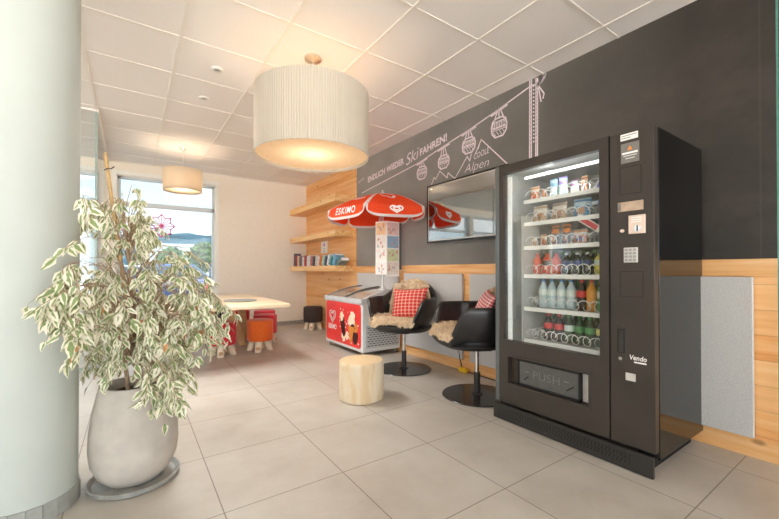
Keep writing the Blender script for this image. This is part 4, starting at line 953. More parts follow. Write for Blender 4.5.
for y0, y1, dz in ((FY0 + 0.045, (FY0 + FY1) / 2 + 0.03, 0.0), ((FY0 + FY1) / 2 - 0.03, FY1 - 0.045, 0.010)):
    g = G().grid(arch(y0, y1, dz - 0.012, dz - 0.006), 0, close_v=True); lid = build('sliding_glass_lid', g, M('lid glass', rgb(196, 190, 180), 0.06, spec=1.0, var=0.2, vscale=3, coat=1.0), fz, smooth=True, angle=35)
    [build('lid_edge', G().grid(arch(ya, yb_, dz - 0.014, dz + 0.006), 0, close_v=True), m_fz_dark, lid, smooth=True, angle=35) for ya, yb_ in ((y0, y0 + 0.018), (y1 - 0.018, y1))]
# red front panel
ff = fx(FX0)
def rrect(u0, u1, v0, v1, r, n=5):
    o = []
    for cx, cy, a in ((u1 - r, v1 - r, 0), (u0 + r, v1 - r, 90), (u0 + r, v0 + r, 180), (u1 - r, v0 + r, 270)):
        for k in range(n + 1): t_ = math.radians(a + 90 * k / n); o.append((cx + r * math.cos(t_), cy + r * math.sin(t_)))
    return o
ru0, ru1, rv0, rv1 = -FY1 + 0.03, -FY0 - 0.03, 0.105, 0.662
gp = build('front_graphic', G().prism(rrect(ru0, ru1, rv0, rv1, 0.05), ff, 0, 0.004), m_fz_red, fz)
f4 = fx(FX0 - 0.004)
def heart(cx, cy, s_, w):
    g = G()
    for k, sc in ((0, 1.0), (1, 0.58)):
        pts = []
        for a in range(25):
            t_ = 2 * PI * a / 24; x = 16 * math.sin(t_) ** 3 / 16; y = (13 * math.cos(t_) - 5 * math.cos(2 * t_) - 2 * math.cos(3 * t_) - math.cos(4 * t_)) / 16
            pts.append((cx + s_ * sc * x, cy + s_ * sc * y))
        if k == 1: pts = pts[3:22]
        g.stroke(pts, w, f4, 0.001)
    return g
build('heart_logo', heart(ru0 + 0.20, 0.455, 0.098, 0.016), m_print_white, gp)
text('brand_lettering', 'ESKIMO', 0.095, m_print_white, f4, ru0 + 0.20, 0.27, gp, 0, 0.05, 0.78, 0.001, align='CENTER', bold=0.002)
g = G()
def blob(cx, cy, a, b, rot, mi=0, n=22, wob=0.0, seed=0, dep=0.001):
    r_ = random.Random(seed); o = []
    for k in range(n):
        t_ = 2 * PI * k / n; q = 1 + wob * r_.uniform(-1, 1); x, y = a * math.cos(t_) * q, b * math.sin(t_) * q
        o.append((cx + x * math.cos(rot) - y * math.sin(rot), cy + x * math.sin(rot) + y * math.cos(rot)))
    g.prism(o, f4, 0, dep, mi)
cx = ru0 + 0.52
g = G(); blob(cx, 0.36, 0.062, 0.16, 0.22, 0, dep=0.0012); blob(cx - 0.03, 0.475, 0.052, 0.06, 0.1, 1, wob=0.2, seed=2, dep=0.0018); blob(cx + 0.02, 0.20, 0.07, 0.05, 0.2, 1, wob=0.4, seed=4)
build('choc_ice_picture', g, [m_choc, m_print_cream], gp)
g = G(); qx = ru0 + 0.76
blob(qx, 0.43, 0.085, 0.085, 0, 1, wob=0.12, seed=5, dep=0.0014); blob(qx + 0.03, 0.51, 0.06, 0.05, 0, 1, wob=0.15, seed=6, dep=0.0018); blob(qx + 0.09, 0.36, 0.07, 0.07, 0, 0, wob=0.15, seed=9, dep=0.0011); blob(qx + 0.02, 0.35, 0.07, 0.05, 0.4, 2, wob=0.2, seed=7, dep=0.002)
g.prism([(qx - 0.09, 0.37), (qx + 0.08, 0.36), (qx - 0.01, 0.15), (qx - 0.04, 0.14)], f4, 0, 0.0022, 0); blob(qx + 0.10, 0.24, 0.07, 0.10, -0.2, 2, seed=8, dep=0.0009); blob(qx - 0.12, 0.22, 0.05, 0.035, -0.5, 1, wob=0.5, seed=11, dep=0.0009)
build('cone_picture', g, [m_waffle, m_print_cream, m_choc], gp)
g = G()
for k in range(26):
    r_ = random.Random(40 + k); blob(ru0 + 0.40 + 0.55 * r_.random(), rv0 + 0.03 + 0.46 * r_.random(), r_.uniform(0.006, 0.016), r_.uniform(0.008, 0.02), r_.uniform(0, 3), 0, 7, dep=0.0007)
build('splash_print', g, m_print_white, gp)
# grille at the near end
g = G().box((FX0 + 0.05, FY0 - 0.006, 0.11), (FX1 - 0.03, FY0 + 0.002, 0.40)); gr = build('grille', g, m_fz_grille, fz, bevel=0.003)
g = G(); fe = lambda u, v, d=0.0: Vector((u, FY0 - 0.006 - d, v))
for r in range(9):
    for c in range(9):
        u = FX0 + 0.075 + 0.054 * c + (0.027 if r % 2 else 0)
        if u + 0.036 < FX1 - 0.04: g.prism([(u, 0.135 + 0.028 * r), (u + 0.036, 0.135 + 0.028 * r), (u + 0.036, 0.147 + 0.028 * r), (u, 0.147 + 0.028 * r)], fe, 0, 0.0006)
build('grille_slots', g, m_slot, gr)
for (x, y) in ((FX0 + 0.05, FY0 + 0.06), (FX1 - 0.06, FY0 + 0.06), (FX0 + 0.05, FY1 - 0.06), (FX1 - 0.06, FY1 - 0.06)):
    g = G(); i0 = len(g.v); g.lathe([(0.028, -0.012), (0.030, 0), (0.028, 0.012)], 16)
    for k in range(i0, len(g.v)): v = g.v[k]; g.v[k] = Vector((x + v.z, y + v.x, 0.030 + v.y))
    c_ = build('caster', g, M('caster grey', rgb(150, 148, 144), 0.4), fz, smooth=True); build('caster_fork', G().box((x - 0.016, y - 0.012, 0.03), (x - 0.013, y + 0.012, 0.065)).box((x + 0.013, y - 0.012, 0.03), (x + 0.016, y + 0.012, 0.065)).box((x - 0.016, y - 0.014, 0.052), (x + 0.016, y + 0.014, 0.065)), m_steel, c_)

# ================================================================== PARASOL
pc = FH * 4.95 + RT * (-0.092); pcx, pcy = pc.x, pc.y; DR, ZE, ZA = 0.72, 1.865, 2.115
par = thing('parasol', 'red and white ice cream parasol opened above the chest freezer', 'parasol', (pcx, pcy, 0.85))
def corner(i, r=1.0):
    a = -1.8326 + i * PI / 3; p = RT * math.cos(a) + FH * math.sin(a); return Vector((min(pcx + p.x * DR * r, WX - 0.012), pcy + p.y * DR * r, 0))
def cpt(i, f, r):  # point on panel i (between corner i and i+1), f across, r outwards (1 = edge)
    a, b = corner(i, min(r, 1.0)), corner(i + 1, min(r, 1.0)); ce = Vector((pcx, pcy, 0))
    p = a.lerp(b, f)
    z = ZA - (ZA - ZE) * min(r, 1.0) ** 1.8
    sag = 4 * f * (1 - f) * (0.025 * min(r, 1.0)); p += (p - ce) * (-sag * 0.6)
    if r > 1: out = (p - ce).normalized(); p += out * 0.22 * (r - 1) * DR; z -= (r - 1) * DR
    p.x = min(p.x, WX - 0.012)
    return Vector((p.x, p.y, z))
for i in range(6):
    # valance: rounded lobe below the edge, cut back at the corners; white hem round the red cloth
    nU, nV = 18, 14; rows = []; g = G()
    def rmax(f): return 1.0 + 0.20 * max(0.0, 1 - abs(2 * f - 1) ** 5) ** 0.5
    def rr(f, q): return 0.03 + 0.97 * q / 0.7 if q < 0.7 else 1 + (rmax(f) - 1) * (q - 0.7) / 0.3
    us = [0, 0.02, 0.045, 0.07] + [0.07 + 0.86 * k / 12 for k in range(1, 12)] + [0.93, 0.955, 0.98, 1]
    vs = [0, 0.12, 0.25, 0.38, 0.5, 0.6, 0.66, 0.7, 0.74, 0.79, 0.84, 0.89, 0.93, 0.965, 1.0]
    rows = [[cpt(i, f, rr(f, q)) for f in us] for q in vs]
    g.grid(rows, 0)
    k = 0
    for a in range(len(vs) - 1):
        for b in range(len(us) - 1):
            if vs[a] >= 0.929 or us[b] < 0.045 or us[b + 1] > 0.955: g.m[k] = 1
            k += 1
    o = build('canopy_panel', g, [m_para_red, m_para_white], par, smooth=True, angle=50)
    sld = o.modifiers.new('cloth thickness', 'SOLIDIFY'); sld.thickness = 0.003
    def on(u, v, d=0.0, i=i):
        e = 0.01; p = cpt(i, u, v); n_ = (cpt(i, u + e, v) - p).cross(cpt(i, u, v - e) - p).normalized()
        if n_.z < 0: n_ = -n_
        return p + n_ * (0.004 + d)
    if i in (-1, 5, 0, 4):
        # prints
        mw = m_print_white
        def pmap(u, v, d, on=on): return on(0.5 - u if i != 99 else u, v, d)
        def flat(u, v, d=0.0): return on(u, v, d)
        if i in (5, 4):
            text('panel_lettering', 'ESKIMO', 0.165, mw, (lambda u, v, d=0.0: on(0.5 + u, 1.11 - v, d)), 0, 0, o, 0, 0.0, 0.82, 0.001, align='CENTER', bold=0.002, space=1.18)
            g2 = G(); g2.stroke([(0.28, 0.66), (0.40, 0.62), (0.55, 0.63), (0.70, 0.63), (0.74, 0.66), (0.6, 0.69), (0.45, 0.67), (0.28, 0.66)], 0.022, (lambda u, v, d=0.0: on(u, v, d)), 0.001); build('panel_drawing', g2, mw, o)
        if i == 0:
            g2 = G(); fnn = (lambda u, v, d=0.0: on(u, v, d))
            for sc in (1.0, 0.5):
                pts = [(0.52 + 0.11 * sc * math.sin(t_) ** 3, 1.06 - 0.055 * sc * (13 * math.cos(t_) - 5 * math.cos(2 * t_) - 2 * math.cos(3 * t_) - math.cos(4 * t_)) / 14) for t_ in [2 * PI * a / 20 for a in range(21)]]
                g2.stroke(pts if sc == 1 else pts[3:18], 0.022, fnn, 0.001)
            build('heart_print', g2, mw, o)
            g2 = G(); g2.stroke([(0.15, 0.40), (0.42, 0.37), (0.64, 0.48), (0.66, 0.62), (0.55, 0.63), (0.58, 0.70), (0.48, 0.70), (0.44, 0.62), (0.30, 0.60), (0.20, 0.50), (0.15, 0.40)], 0.022, fnn, 0.001); build('panel_drawing', g2, mw, o)
for i in range(6):
    a = corner(i, 0.98); build('rib', G().tube([(pcx, pcy, ZA - 0.015), cpt(i, 0, 0.35) - Vector((0, 0, 0.012)), cpt(i, 0, 0.7) - Vector((0, 0, 0.012)), cpt(i, 0, 0.98) - Vector((0, 0, 0.012))], 0.004, 6), m_steelpole, par)
build('pole', G().tube([(pcx, pcy, 0.868), (pcx, pcy, ZA + 0.01)], 0.016, 14), m_steelpole, par, smooth=True)
build('pole_foot', G().lathe([(0.055, 0.838), (0.055, 0.856), (0.022, 0.868), (0.022, 0.90)], 24, (pcx, pcy, 0)), m_steelpole, par, smooth=True)
build('finial', G().lathe([(0.02, ZA), (0.024, ZA + 0.015), (0.008, ZA + 0.03), (0.012, ZA + 0.045), (0.002, ZA + 0.055)], 16, (pcx, pcy, 0)), m_para_white, par, smooth=True)
# ice cream price boards round the pole
mb = thing('menu_board', 'folded ice cream price board hanging on the parasol pole', 'menu board', (pcx, pcy, 1.03))
def lw(px, dd): # point at lateral px, forward distance
    p = atf(px, 270, dd); return Vector((p.x, p.y, 0))
bz0, bz1 = 1.05, 1.74
A_, B_, C_ = lw(375.6, 4.90), lw(386.6, 4.80), lw(399.2, 4.93)
def board(name, a, b, mat, z0, z1):
    d = (b - a).normalized(); n_ = Vector((d.y, -d.x, 0)) * 0.004
    g = G(); i = 0; g.v += [a + Vector((0, 0, z0)), b + Vector((0, 0, z0)), b - n_ + Vector((0, 0, z0)), a - n_ + Vector((0, 0, z0)), a + Vector((0, 0, z1)), b + Vector((0, 0, z1)), b - n_ + Vector((0, 0, z1)), a - n_ + Vector((0, 0, z1))]
    for q in ((3, 2, 1, 0), (4, 5, 6, 7), (0, 1, 5, 4), (1, 2, 6, 5), (2, 3, 7, 6), (3, 0, 4, 7)): g.f.append(q); g.m.append(0)
    o = build(name, g, mat, mb); return o, (lambda u, v, dd=0.0: a + d * u + n_ / 0.004 * dd + Vector((0, 0, v)))
b1, m1_ = board('price_board', A_, B_, m_paper, bz0 - 0.005, bz1); b2, m2_ = board('price_board', B_, C_, m_paper, bz0 - 0.03, bz1)
pcols = [[(238, 206, 160), (240, 236, 230), (236, 232, 226), (232, 226, 222)], [(232, 206, 200), (150, 186, 212), (214, 222, 178), (236, 226, 216)]]
for bi, (bo, fnm, L) in enumerate(((b1, m1_, (B_ - A_).length), (b2, m2_, (C_ - B_).length))):
    for r in range(4):
        v1 = bz1 - 0.02 - 0.172 * r; v0 = v1 - 0.157
        fcd = build('price_card', G().prism([(0.012, v0), (L - 0.012, v0), (L - 0.012, v1), (0.012, v1)], fnm, 0, 0.001), pmat(pcols[bi][r], 0.5), bo)
        g = G(); r_ = random.Random(bi * 9 + r)
        for k in range(5):
            cu_, cv_ = r_.uniform(0.03, L - 0.035), r_.uniform(v0 + 0.02, v1 - 0.03); g.prism(circ(cu_, cv_, r_.uniform(0.007, 0.014), 8, r_.uniform(0.012, 0.026)), fnm, 0.001, 0.002, k % 3)
        build('ice_cream_pictures', g, [pmat((196, 160, 132)), pmat((222, 150, 130)), pmat((176, 190, 200))], fcd)
build('back_board', G().prism([(0, 0), (0.03, 0), (0.03, 0.62), (0, 0.62)], (lambda u, v, d: C_ + RT * (0.002 + u) + FH * (0.03 + d) + UP * (bz0 + 0.06 + v)), 0, 0.02), M('dark back board', rgb(60, 54, 50), 0.5), mb)

# ================================================================== TABLE, TRAY and FELT STOOLS
TT, TB = 0.712, 0.672
tb = thing('dining_table', 'long pale timber table on slanted legs by the window', 'table', (0.95, 5.3, 0))
g = G().prism([(0.18, 4.22), (1.52, 4.22), (1.56, 4.9), (1.58, 6.40), (0.2, 6.50)], lambda u, v, d: Vector((u, v, d)), TB, TT)
build('tabletop', g, wood_table, tb, bevel=0.006)
def slab_leg(p0, p1, w=0.11, t_=0.045):
    p0, p1 = Vector(p0), Vector(p1); g = G(); sx = Vector((w / 2, 0, 0)); sy = Vector((0, t_ / 2, 0))
    g.v += [p0 - sx - sy, p0 + sx - sy, p0 + sx + sy, p0 - sx + sy, p1 - sx - sy, p1 + sx - sy, p1 + sx + sy, p1 - sx + sy]
    for q in ((3, 2, 1, 0), (4, 5, 6, 7), (0, 1, 5, 4), (1, 2, 6, 5), (2, 3, 7, 6), (3, 0, 4, 7)): g.f.append(q); g.m.append(0)
    build('leg', g, wood_leg, tb, bevel=0.004)
slab_leg((1.345, 5.72, 0), (1.10, 5.60, TB)); slab_leg((0.62, 5.72, 0), (0.98, 5.60, TB)); slab_leg((1.30, 6.28, 0), (1.20, 6.15, TB)); slab_leg((0.55, 6.28, 0), (0.9, 6.15, TB)); slab_leg((1.50, 6.20, 0), (1.28, 5.62, TB))
build('cross_beam', G().box((0.62, 5.57, TB - 0.07), (1.42, 5.64, TB)), wood_leg, tb, bevel=0.004)
tc = onz(241.5, 300.6, TT)
tag(build('tray', G().lathe([(0.0, TT), (0.19, TT), (0.20, TT + 0.012), (0.185, TT + 0.016), (0.17, TT + 0.008), (0.0, TT + 0.008)], 32, (tc.x - 0.03, tc.y - 0.06, 0), cap0=False, cap1=False), m_slate, smooth=True), 'flat round grey tray lying on the pale timber table', 'tray')
def felt_stool(label, felt, loc, rz):
    t = thing('felt_stool', label, 'stool', loc, rz, 'round felt stools on stubby log legs')
    R = 0.174
    build('seat', G().lathe([(R - 0.03, 0.138), (R - 0.006, 0.143), (R, 0.158), (R, 0.402), (R - 0.008, 0.418), (R - 0.03, 0.425), (0.02, 0.428)], 40), felt, t, smooth=True, local=True)
    for k in range(4):
        a = PI / 4 + k * PI / 2; dx, dy = math.cos(a), math.sin(a)
        g = G().tube([(dx * 0.085, dy * 0.085, 0.15), (dx * 0.105, dy * 0.105, 0.10), (dx * 0.135, dy * 0.135, 0.0)], [0.048, 0.048, 0.046], 14)
        lg = build('leg', g, m_birch, t, smooth=True, local=True)
        for j in range(len(lg.data.vertices)):
            if lg.data.vertices[j].co.z < 0.03: lg.data.vertices[j].co.z = 0.0
        build('cut_face', G().prism(circ(0, 0, 0.026, 10), lambda u, v, d, dx=dx, dy=dy: Vector((dx * (0.1665 - 0.15 * 0 + d), dy * (0.1665 + d), 0.05)) + Vector((-dy, dx, 0)) * u + Vector((-dx * 0.25, -dy * 0.25, 0.9)) * v, -0.012, 0.002), m_endgrain, lg, local=True)
    return t
felt_stool('bright red felt stool at the table, nearest the potted fig', m_red, (0.97, 5.22, 0), 0.5)
felt_stool('orange felt stool on stubby log legs by the table', m_orange, (1.46, 5.25, 0), 0.35)
felt_stool('red felt stool directly behind the orange stool', m_red, (1.69, 5.80, 0), 0.2)
felt_stool('red felt stool farther back, beyond the red stool behind the orange one', m_red, (1.86, 6.42, 0), 0.9)
felt_stool('red felt stool under the table, seen between the slanted legs', m_red, (1.50, 6.68, 0), 0.6)
felt_stool('navy felt stool on the far side of the table', m_navyfelt, (1.10, 6.72, 0), 0.1)
felt_stool('dark brown felt stool in the corner below the bookshelf', m_dkfelt, (2.80, 6.57, 0), 0.95 - PI / 4)

# ================================================================== EXTENSION LEAD
g = G().tube([(WX - 0.05, 2.96, 0.40), (WX - 0.055, 2.95, 0.25), (WX - 0.06, 2.92, 0.12), (WX - 0.07, 2.885, 0.05)], 0.005, 8); 
t = thing('power_lead', 'black power lead with yellow plug hanging down beside the armchair', 'cable', (WX - 0.06, 2.88, 0))
build('cable', g.tube([(WX - 0.07, 2.80, 0.012), (WX - 0.05, 2.70, 0.006), (WX - 0.05, 2.3, 0.006), (WX - 0.055, 1.9, 0.006)], 0.005, 8), m_cable, t, smooth=True)
build('yellow_plug', G().box((WX - 0.10, 2.80, 0.0), (WX - 0.045, 2.91, 0.05)), m_yellow, t, bevel=0.008)

# ================================================================== POTTED FIG
PX, PY = 0.018, 2.385
tag(build('plant_saucer', G().lathe([(0.0, 0.0), (0.17, 0.0), (0.20, 0.006), (0.207, 0.026), (0.199, 0.029), (0.182, 0.012), (0.0, 0.010)], 56, (PX, PY, 0), cap0=False, cap1=False), m_saucer, smooth=True), 'round zinc saucer on the tiles under the clay pot', 'saucer')
pp = thing('potted_fig', 'variegated weeping fig in a tall clay pot beside the white column', 'plant', (PX, PY, 0.011))
build('pot', G().lathe([(0.10, 0.011), (0.125, 0.02), (0.162, 0.06), (0.19, 0.12), (0.199, 0.19), (0.196, 0.28), (0.182, 0.38), (0.165, 0.465), (0.156, 0.50), (0.154, 0.508), (0.146, 0.51), (0.140, 0.502), (0.143, 0.46), (0.146, 0.43)], 64, (PX, PY, 0), cap1=False), m_pot, pp, smooth=True)
build('soil', G().lathe([(0.001, 0.465), (0.142, 0.455)], 32, (PX, PY, 0), cap0=False, cap1=False), m_soil, pp)
rn = random.Random(11)
fwd0 = FW.dot(Vector((PX, PY, 1.0)) - CAM)
PO = [(82, 172), (104, 178), (118, 190), (140, 196), (152, 208), (160, 230), (168, 250), (186, 258), (204, 276), (218, 296), (224, 318), (216, 336), (204, 338), (192, 344), (186, 372), (176, 396), (166, 414), (156, 418), (146, 400), (130, 402), (118, 406), (112, 394), (116, 380), (100, 368), (86, 358), (74, 340), (64, 316), (54, 296), (54, 278), (64, 262), (78, 248), (88, 232), (80, 212), (76, 186)]
def inside(x, y):
    c = False; j = len(PO) - 1
    for i in range(len(PO)):
        xi, yi = PO[i]; xj, yj = PO[j]
        if (yi > y) != (yj > y) and x < (xj - xi) * (y - yi) / (yj - yi) + xi: c = not c
        j = i
    return c
trunk = [Vector((PX + 0.01, PY, 0.46)), Vector((PX + 0.0, PY + 0.01, 0.75)), Vector((PX - 0.02, PY, 1.05)), Vector((PX - 0.045, PY - 0.01, 1.28)), Vector((PX - 0.06, PY, 1.40))]
def ontrunk(z):
    for a, b in zip(trunk, trunk[1:]):
        if z <= b.z: return a.lerp(b, max(0, (z - a.z) / (b.z - a.z)))
    return trunk[-1].copy()
br = G(); br.tube(trunk, [0.014, 0.012, 0.009, 0.006, 0.003], 8)
br.tube([Vector((PX - 0.03, PY - 0.02, 0.46)), Vector((PX - 0.05, PY - 0.04, 0.70)), Vector((PX - 0.10, PY - 0.05, 0.95)), Vector((PX - 0.12, PY - 0.07, 1.12))], [0.010, 0.009, 0.006, 0.003], 8)
br.tube([Vector((PX + 0.04, PY + 0.0, 0.46)), Vector((PX + 0.09, PY + 0.0, 0.72)), Vector((PX + 0.16, PY - 0.02, 0.95)), Vector((PX + 0.24, PY - 0.03, 1.05))], [0.010, 0.009, 0.006, 0.003], 8)
lf = G(); dl = G()
def leaf(gl, P, d, n_, L, w, curl):
    d = d.normalized(); s_ = d.cross(n_).normalized(); n_ = s_.cross(d).normalized()
    def pt(f, u): return P + d * (L * f) + s_ * (w * u) + n_ * (-0.10 * L * (f * f) * curl * 4 * 0.5 + abs(u) * w * 0.35)
    c0, c1, c2, tp = pt(0, 0), pt(0.33, 0), pt(0.68, 0), pt(1.0, 0); l1, r1, l2, r2 = pt(0.30, -0.48), pt(0.30, 0.48), pt(0.66, -0.34), pt(0.66, 0.34)
    i = len(gl.v); gl.v += [c0, c1, c2, tp, l1, r1, l2, r2]
    U = [(0, 0), (0, 0.33), (0, 0.68), (0, 1), (-1, 0.3), (1, 0.3), (-1, 0.66), (1, 0.66)]
    for q in ((0, 1, 4), (0, 5, 1), (4, 1, 2, 6), (1, 5, 7, 2), (6, 2, 3), (2, 7, 3)):
        gl.f.append(tuple(i + k for k in q)); gl.m.append(0); gl.uv[len(gl.f) - 1] = [U[k] for k in q]
ncl = 0; tries = 0
while ncl < 255 and tries < 20000:
    tries += 1
    x, y = rn.uniform(42, 235), rn.uniform(165, 412)
    if not inside(x, y) or x < 56: continue
    gap = mnoise.noise(Vector((x * 0.045, y * 0.045, 4.2)))
    if (y < 280 and gap < 0.02) or gap < -0.28: continue
    if y < 262 and rn.random() < 0.35: continue
    # half-width of the crown at this height sets the depth spread
    xs = [q for q in range(40, 238, 4) if inside(q, y)]; hw = (max(xs) - min(xs)) / 2 if xs else 10; cxm = (max(xs) + min(xs)) / 2 if xs else x
    dmax = math.sqrt(max(0.0, hw * hw - (x - cxm) ** 2)) / CF * fwd0
    dd = rn.uniform(-1, 1) * min(0.40, dmax) * 0.95
    P = atf(x, y - 10, fwd0 + dd) if x > 86 else atf(x, y - 10, rn.uniform(1.38, 1.54))
    if (P.xy - Vector((CCX, CCY))).length < CR + 0.05: continue
    if y > 380: P = atf(x, y - 10, fwd0 - rn.uniform(0.22, 0.30))
    if P.z < 0.62 and (P.xy - Vector((PX, PY))).length < 0.20: continue
    ncl += 1
    hz = min(1.36, max(0.56, P.z - rn.uniform(0.04, 0.2) - 0.25 * min(0.4, (P.xy - Vector((PX, PY))).length)))
    T0 = ontrunk(hz); mid = T0.lerp(P, 0.55) + Vector((0, 0, 0.05 + 0.10 * rn.random()))
    br.tube([T0, T0.lerp(mid, 0.5) + Vector((0, 0, 0.02)), mid, mid.lerp(P, 0.6) + Vector((0, 0, 0.015)), P], [0.0026, 0.0022, 0.0018, 0.0015, 0.001], 5)
    out = (P - Vector((PX, PY, P.z))); out = out.normalized() if out.length > 0.03 else Vector((rn.uniform(-1, 1), rn.uniform(-1, 1), 0)).normalized()
    tw = (out * rn.uniform(0.3, 0.9) + Vector((rn.gauss(0, 0.3), rn.gauss(0, 0.3), -0.75))).normalized()
    Lt = rn.uniform(0.10, 0.17); Q = P + tw * Lt; br.tube([P, P.lerp(Q, 0.5) + Vector((0, 0, 0.006)), Q], [0.0016, 0.0013, 0.0008], 5)
    for k in range(rn.randint(10, 15)):
        f = rn.uniform(-0.5, 1.0); b_ = P + tw * Lt * f if f > 0 else P.lerp(mid, -f * 0.6)
        az = Vector((rn.gauss(0, 1), rn.gauss(0, 1), rn.gauss(0, 0.35)))
        d_ = (tw * 0.55 + az * 0.55 + Vector((0, 0, -0.55))).normalized()
        n_ = (out * 0.6 + Vector((rn.gauss(0, 0.5), rn.gauss(0, 0.5), 0.6))).normalized()
        if abs(d_.dot(n_)) > 0.95: n_ = Vector((1, 0, 0.2))
        Lf = rn.uniform(0.042, 0.066); tip = b_ + d_ * (Lf + 0.01)
        if (tip.xy - Vector((CCX, CCY))).length < CR + 0.01: continue
        if tip.z < 0.53 and (tip.xy - Vector((PX, PY))).length < 0.205: continue
        leaf(dl if rn.random() < 0.012 else lf, b_ + d_ * 0.008, d_, n_, Lf, Lf * rn.uniform(0.44, 0.56), rn.uniform(0.2, 1.0))
build('stem', br, m_bark, pp, smooth=True)
for v in range(len(lf.v)): lf.v[v] = lf.v[v] - Vector(pp.location)
for v in range(len(dl.v)): dl.v[v] = dl.v[v] - Vector(pp.location)
fo = build_raw('foliage', lf, m_leaf, pp); set_rnd(fo, 5, 6); fo.data.polygons.foreach_set('use_smooth', [True] * len(fo.data.polygons))
if dl.v: do = build_raw('dry_leaves', dl, m_dryleaf, pp)
sk0 = Vector((PX + 0.02, PY + 0.04, 0.44)); sk1 = atf(105, 153, fwd0 + 0.03)
build('bamboo_stake', G().tube([sk0, sk0.lerp(sk1, 0.5), sk1], 0.009, 10), m_bamboo, pp, smooth=True)
sm_ = sk0.lerp(sk1, 0.93); build('tie', G().tube([sm_ + Vector((-0.014, 0, -0.004)), sm_ + Vector((0, -0.014, 0.004)), sm_ + Vector((0.016, 0, 0.008)), sm_ + Vector((0.03, -0.01, 0.02))], 0.003, 6), m_tape, pp)

# ================================================================== OUTSIDE
struct('ground', G().box((-260, YB + 0.5, -0.30), (320, 520, -0.15)), M('pale asphalt', rgb(130, 130, 128), 0.9, var=0.08, vscale=0.6))
g = G(); rows = []
for j in range(7):
    row = []
    for i in range(81):
        x = -260 + 580 * i / 80; f = j / 6; hgt = 36 + 9 * mnoise.noise(Vector((x * 0.012, 3.1, 0))) + 3.5 * mnoise.noise(Vector((x * 0.06, 9, 0)))
        row.append((x, 300 + 120 * f, -0.3 + (hgt * math.sin(f * PI / 2) ** 0.8)))
    rows.append(row)
g.grid(rows, 0); struct('hill', g, M('distant wooded hill', rgb(58, 88, 100), 0.95, var=0.25, vscale=0.06), smooth=True)
def bld(label, x0, x1, y, h, d, col, nwin):
    t = thing('building', label, 'building', ((x0 + x1) / 2, y, -0.15)); mw = M('facade', rgb(*col), 0.8)
    build('walls', G().box((x0, y, -0.15), (x1, y + d, h)), mw, t); build('roof', G().box((x0 - 0.3, y - 0.3, h), (x1 + 0.3, y + d + 0.3, h + 0.25)), M('roof sheet', rgb(206, 200, 192), 0.7), t)
    for k in range(nwin): xx = x0 + (x1 - x0) * (k + 0.3) / nwin; build('window', G().box((xx, y - 0.03, 0.9), (xx + (x1 - x0) / nwin * 0.5, y + 0.02, 2.3)), M('dark pane', rgb(90, 104, 112), 0.2), t)
xa_, xb_ = ony(150, 250, 46).x, ony(206, 250, 46).x
bld('long low white hall building across the car park', xa_, xb_ + 6, 46, 3.7, 14, (196, 194, 190), 6)
bld('pale building behind the glass vestibule, across the car park', -16, -3, 40, 4.4, 12, (190, 188, 184), 4)
def tree(label, x, y, h, r, seed):
    t = thing('tree', label, 'tree', (x, y, -0.15)); r_ = random.Random(seed)
    build('trunk', G().tube([(x, y, -0.15), (x + 0.05, y, h * 0.5)], [0.16, 0.1], 8), m_bark, t)
    g = G()
    for k in range(900):
        v = Vector((r_.gauss(0, 1), r_.gauss(0, 1), r_.gauss(0, 1))).normalized() * r * (0.6 + 0.4 * r_.random()); c = Vector((x, y, h * 0.62)) + Vector((v.x, v.y, v.z * 1.05)); a = Vector((r_.gauss(0, 1), r_.gauss(0, 1), r_.gauss(0, 1))).normalized() * 0.17; b = a.cross(Vector((r_.gauss(0, 1), r_.gauss(0, 1), r_.gauss(0, 1)))).normalized() * 0.14
        g.poly([c - a, c + b, c + a, c - b])
    build('crown', g, M('tree leaves', rgb(92, 112, 62), 0.8, var=0.2, vscale=1.5), t)
p = ony(204, 255, 30); tree('round green tree standing right in the window view', p.x, 30, 3.3, 1.05, 3)
p = ony(172, 258, 26); tree('green tree behind the fig leaves in the window view', p.x, 26, 2.6, 0.8, 5)
def car(label, x, y, rz, col):
    t = thing('car', label, 'car', (x, y, -0.15), rz); mp = M('car paint', rgb(*col), 0.25, coat=0.6)
    f0 = lambda u, v, d: Vector((u, d, v))
    build('body', G().prism([(-2.1, 0.25), (2.1, 0.25), (2.12, 0.62), (1.9, 0.82), (0.95, 0.9), (-1.8, 0.92), (-2.12, 0.75)], f0, -0.85, 0.85), mp, t, bevel=0.08, segs=3, local=True)
    build('cabin', G().prism([(-1.7, 0.9), (1.0, 0.88), (0.35, 1.42), (-1.25, 1.45)], f0, -0.74, 0.74), M('car glass', rgb(70, 84, 96), 0.1), t, bevel=0.06, segs=2, local=True)
    build('roof', G().prism([(-1.25, 1.42), (0.35, 1.40), (0.3, 1.48), (-1.15, 1.49)], f0, -0.7, 0.7), mp, t, bevel=0.03, local=True)
    for wx in (-1.3, 1.3):
        for wy in (-0.8, 0.8):
            g = G(); g.lathe([(0.3, -0.1), (0.32, 0), (0.3, 0.1)], 20)
            for k in range(len(g.v)): v = g.v[k]; g.v[k] = Vector((wx + v.x, wy + v.z, 0.32 + v.y))
            build('wheel', g, M('tyre', rgb(36, 36, 38), 0.8), t, local=True)
p = ony(194, 275, 17); car('blue car parked outside the back window', p.x - 0.4, 17, 0.05, (60, 96, 150))
p = ony(203, 275, 13.5); car('red car parked outside beside the blue car', p.x + 0.9, 13.2, 1.4, (196, 62, 58))
p = ony(150, 275, 20); car('white car parked outside behind the fig', p.x, 21, 0.0, (232, 232, 230))

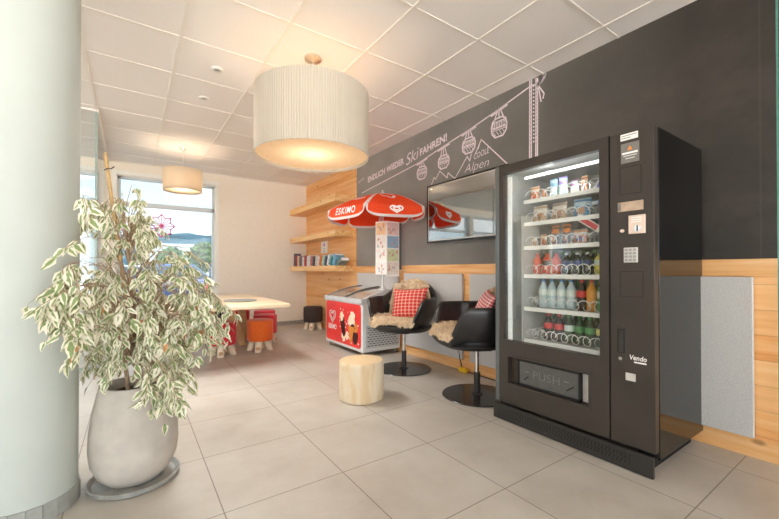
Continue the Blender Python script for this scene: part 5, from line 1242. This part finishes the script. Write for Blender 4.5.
# ================================================================== WORLD, CAMERA, RENDER LOOK
w = bpy.data.worlds.new('sky'); S.world = w; w.use_nodes = True
class WT(NT):
    def __init__(s, w): s.t = w.node_tree; s.b = s.t.nodes['Background']
wt = WT(w); gen = wt.coord('Generated'); ox = wt.xyz(gen)
sky = wt.ramp(ox[2], [(0.0, rgb(216, 228, 234)), (0.2, rgb(186, 212, 228)), (0.6, rgb(160, 196, 220))])
nz = wt.noise(wt.mapping(gen, (3.0, 3.0, 9.0)), 1.8, 6, 0.55)
sky = wt.mix(wt.ramp(nz, [(0.45, (0, 0, 0, 1)), (0.62, (1, 1, 1, 1))]), sky, (0.95, 0.96, 0.98, 1))
sky = wt.mix(wt.math('LESS_THAN', ox[2], -0.02), sky, rgb(222, 220, 216))          # ground below the horizon, also brightened to fill the ceiling
# sky and ground behind the viewer are brightened as added fill for the hall
glow = wt.ramp(wt.math('ADD', wt.math('MULTIPLY', ox[1], -0.5), 0.5), [(0.30, (0, 0, 0, 1)), (0.75, (1, 1, 1, 1))])
st = wt.math('ADD', wt.math('MULTIPLY', glow, W_GLOW), W_BASE)
st = wt.math('MULTIPLY', st, wt.math('ADD', 1.0, wt.math('MULTIPLY', wt.math('LESS_THAN', ox[2], -0.02), 1.2)))
wt.l(sky, wt.b.inputs[0]); wt.l(st, wt.b.inputs[1])

cam = bpy.data.cameras.new('camera'); co = bpy.data.objects.new('camera', cam); COL.objects.link(co)
co.location = CAM; co.rotation_euler = (PI / 2 + CPIT, 0, -CYAW)
cam.sensor_fit = 'HORIZONTAL'; cam.sensor_width = 36; cam.lens = CF / 779 * 36; cam.shift_y = (CY0 - 259.5) / 779; cam.clip_start = 0.02; cam.clip_end = 2000
S.camera = co
vs_ = S.view_settings; S.display_settings.display_device = 'sRGB'; vs_.view_transform = 'Standard'; vs_.look = 'None'; vs_.gamma = 1.0; vs_.use_curve_mapping = False; vs_.exposure = EXPO
S.cycles.max_bounces = 10; S.cycles.diffuse_bounces = 6; S.cycles.transparent_max_bounces = 16; S.cycles.use_denoising = True; S.cycles.sample_clamp_indirect = 8.0
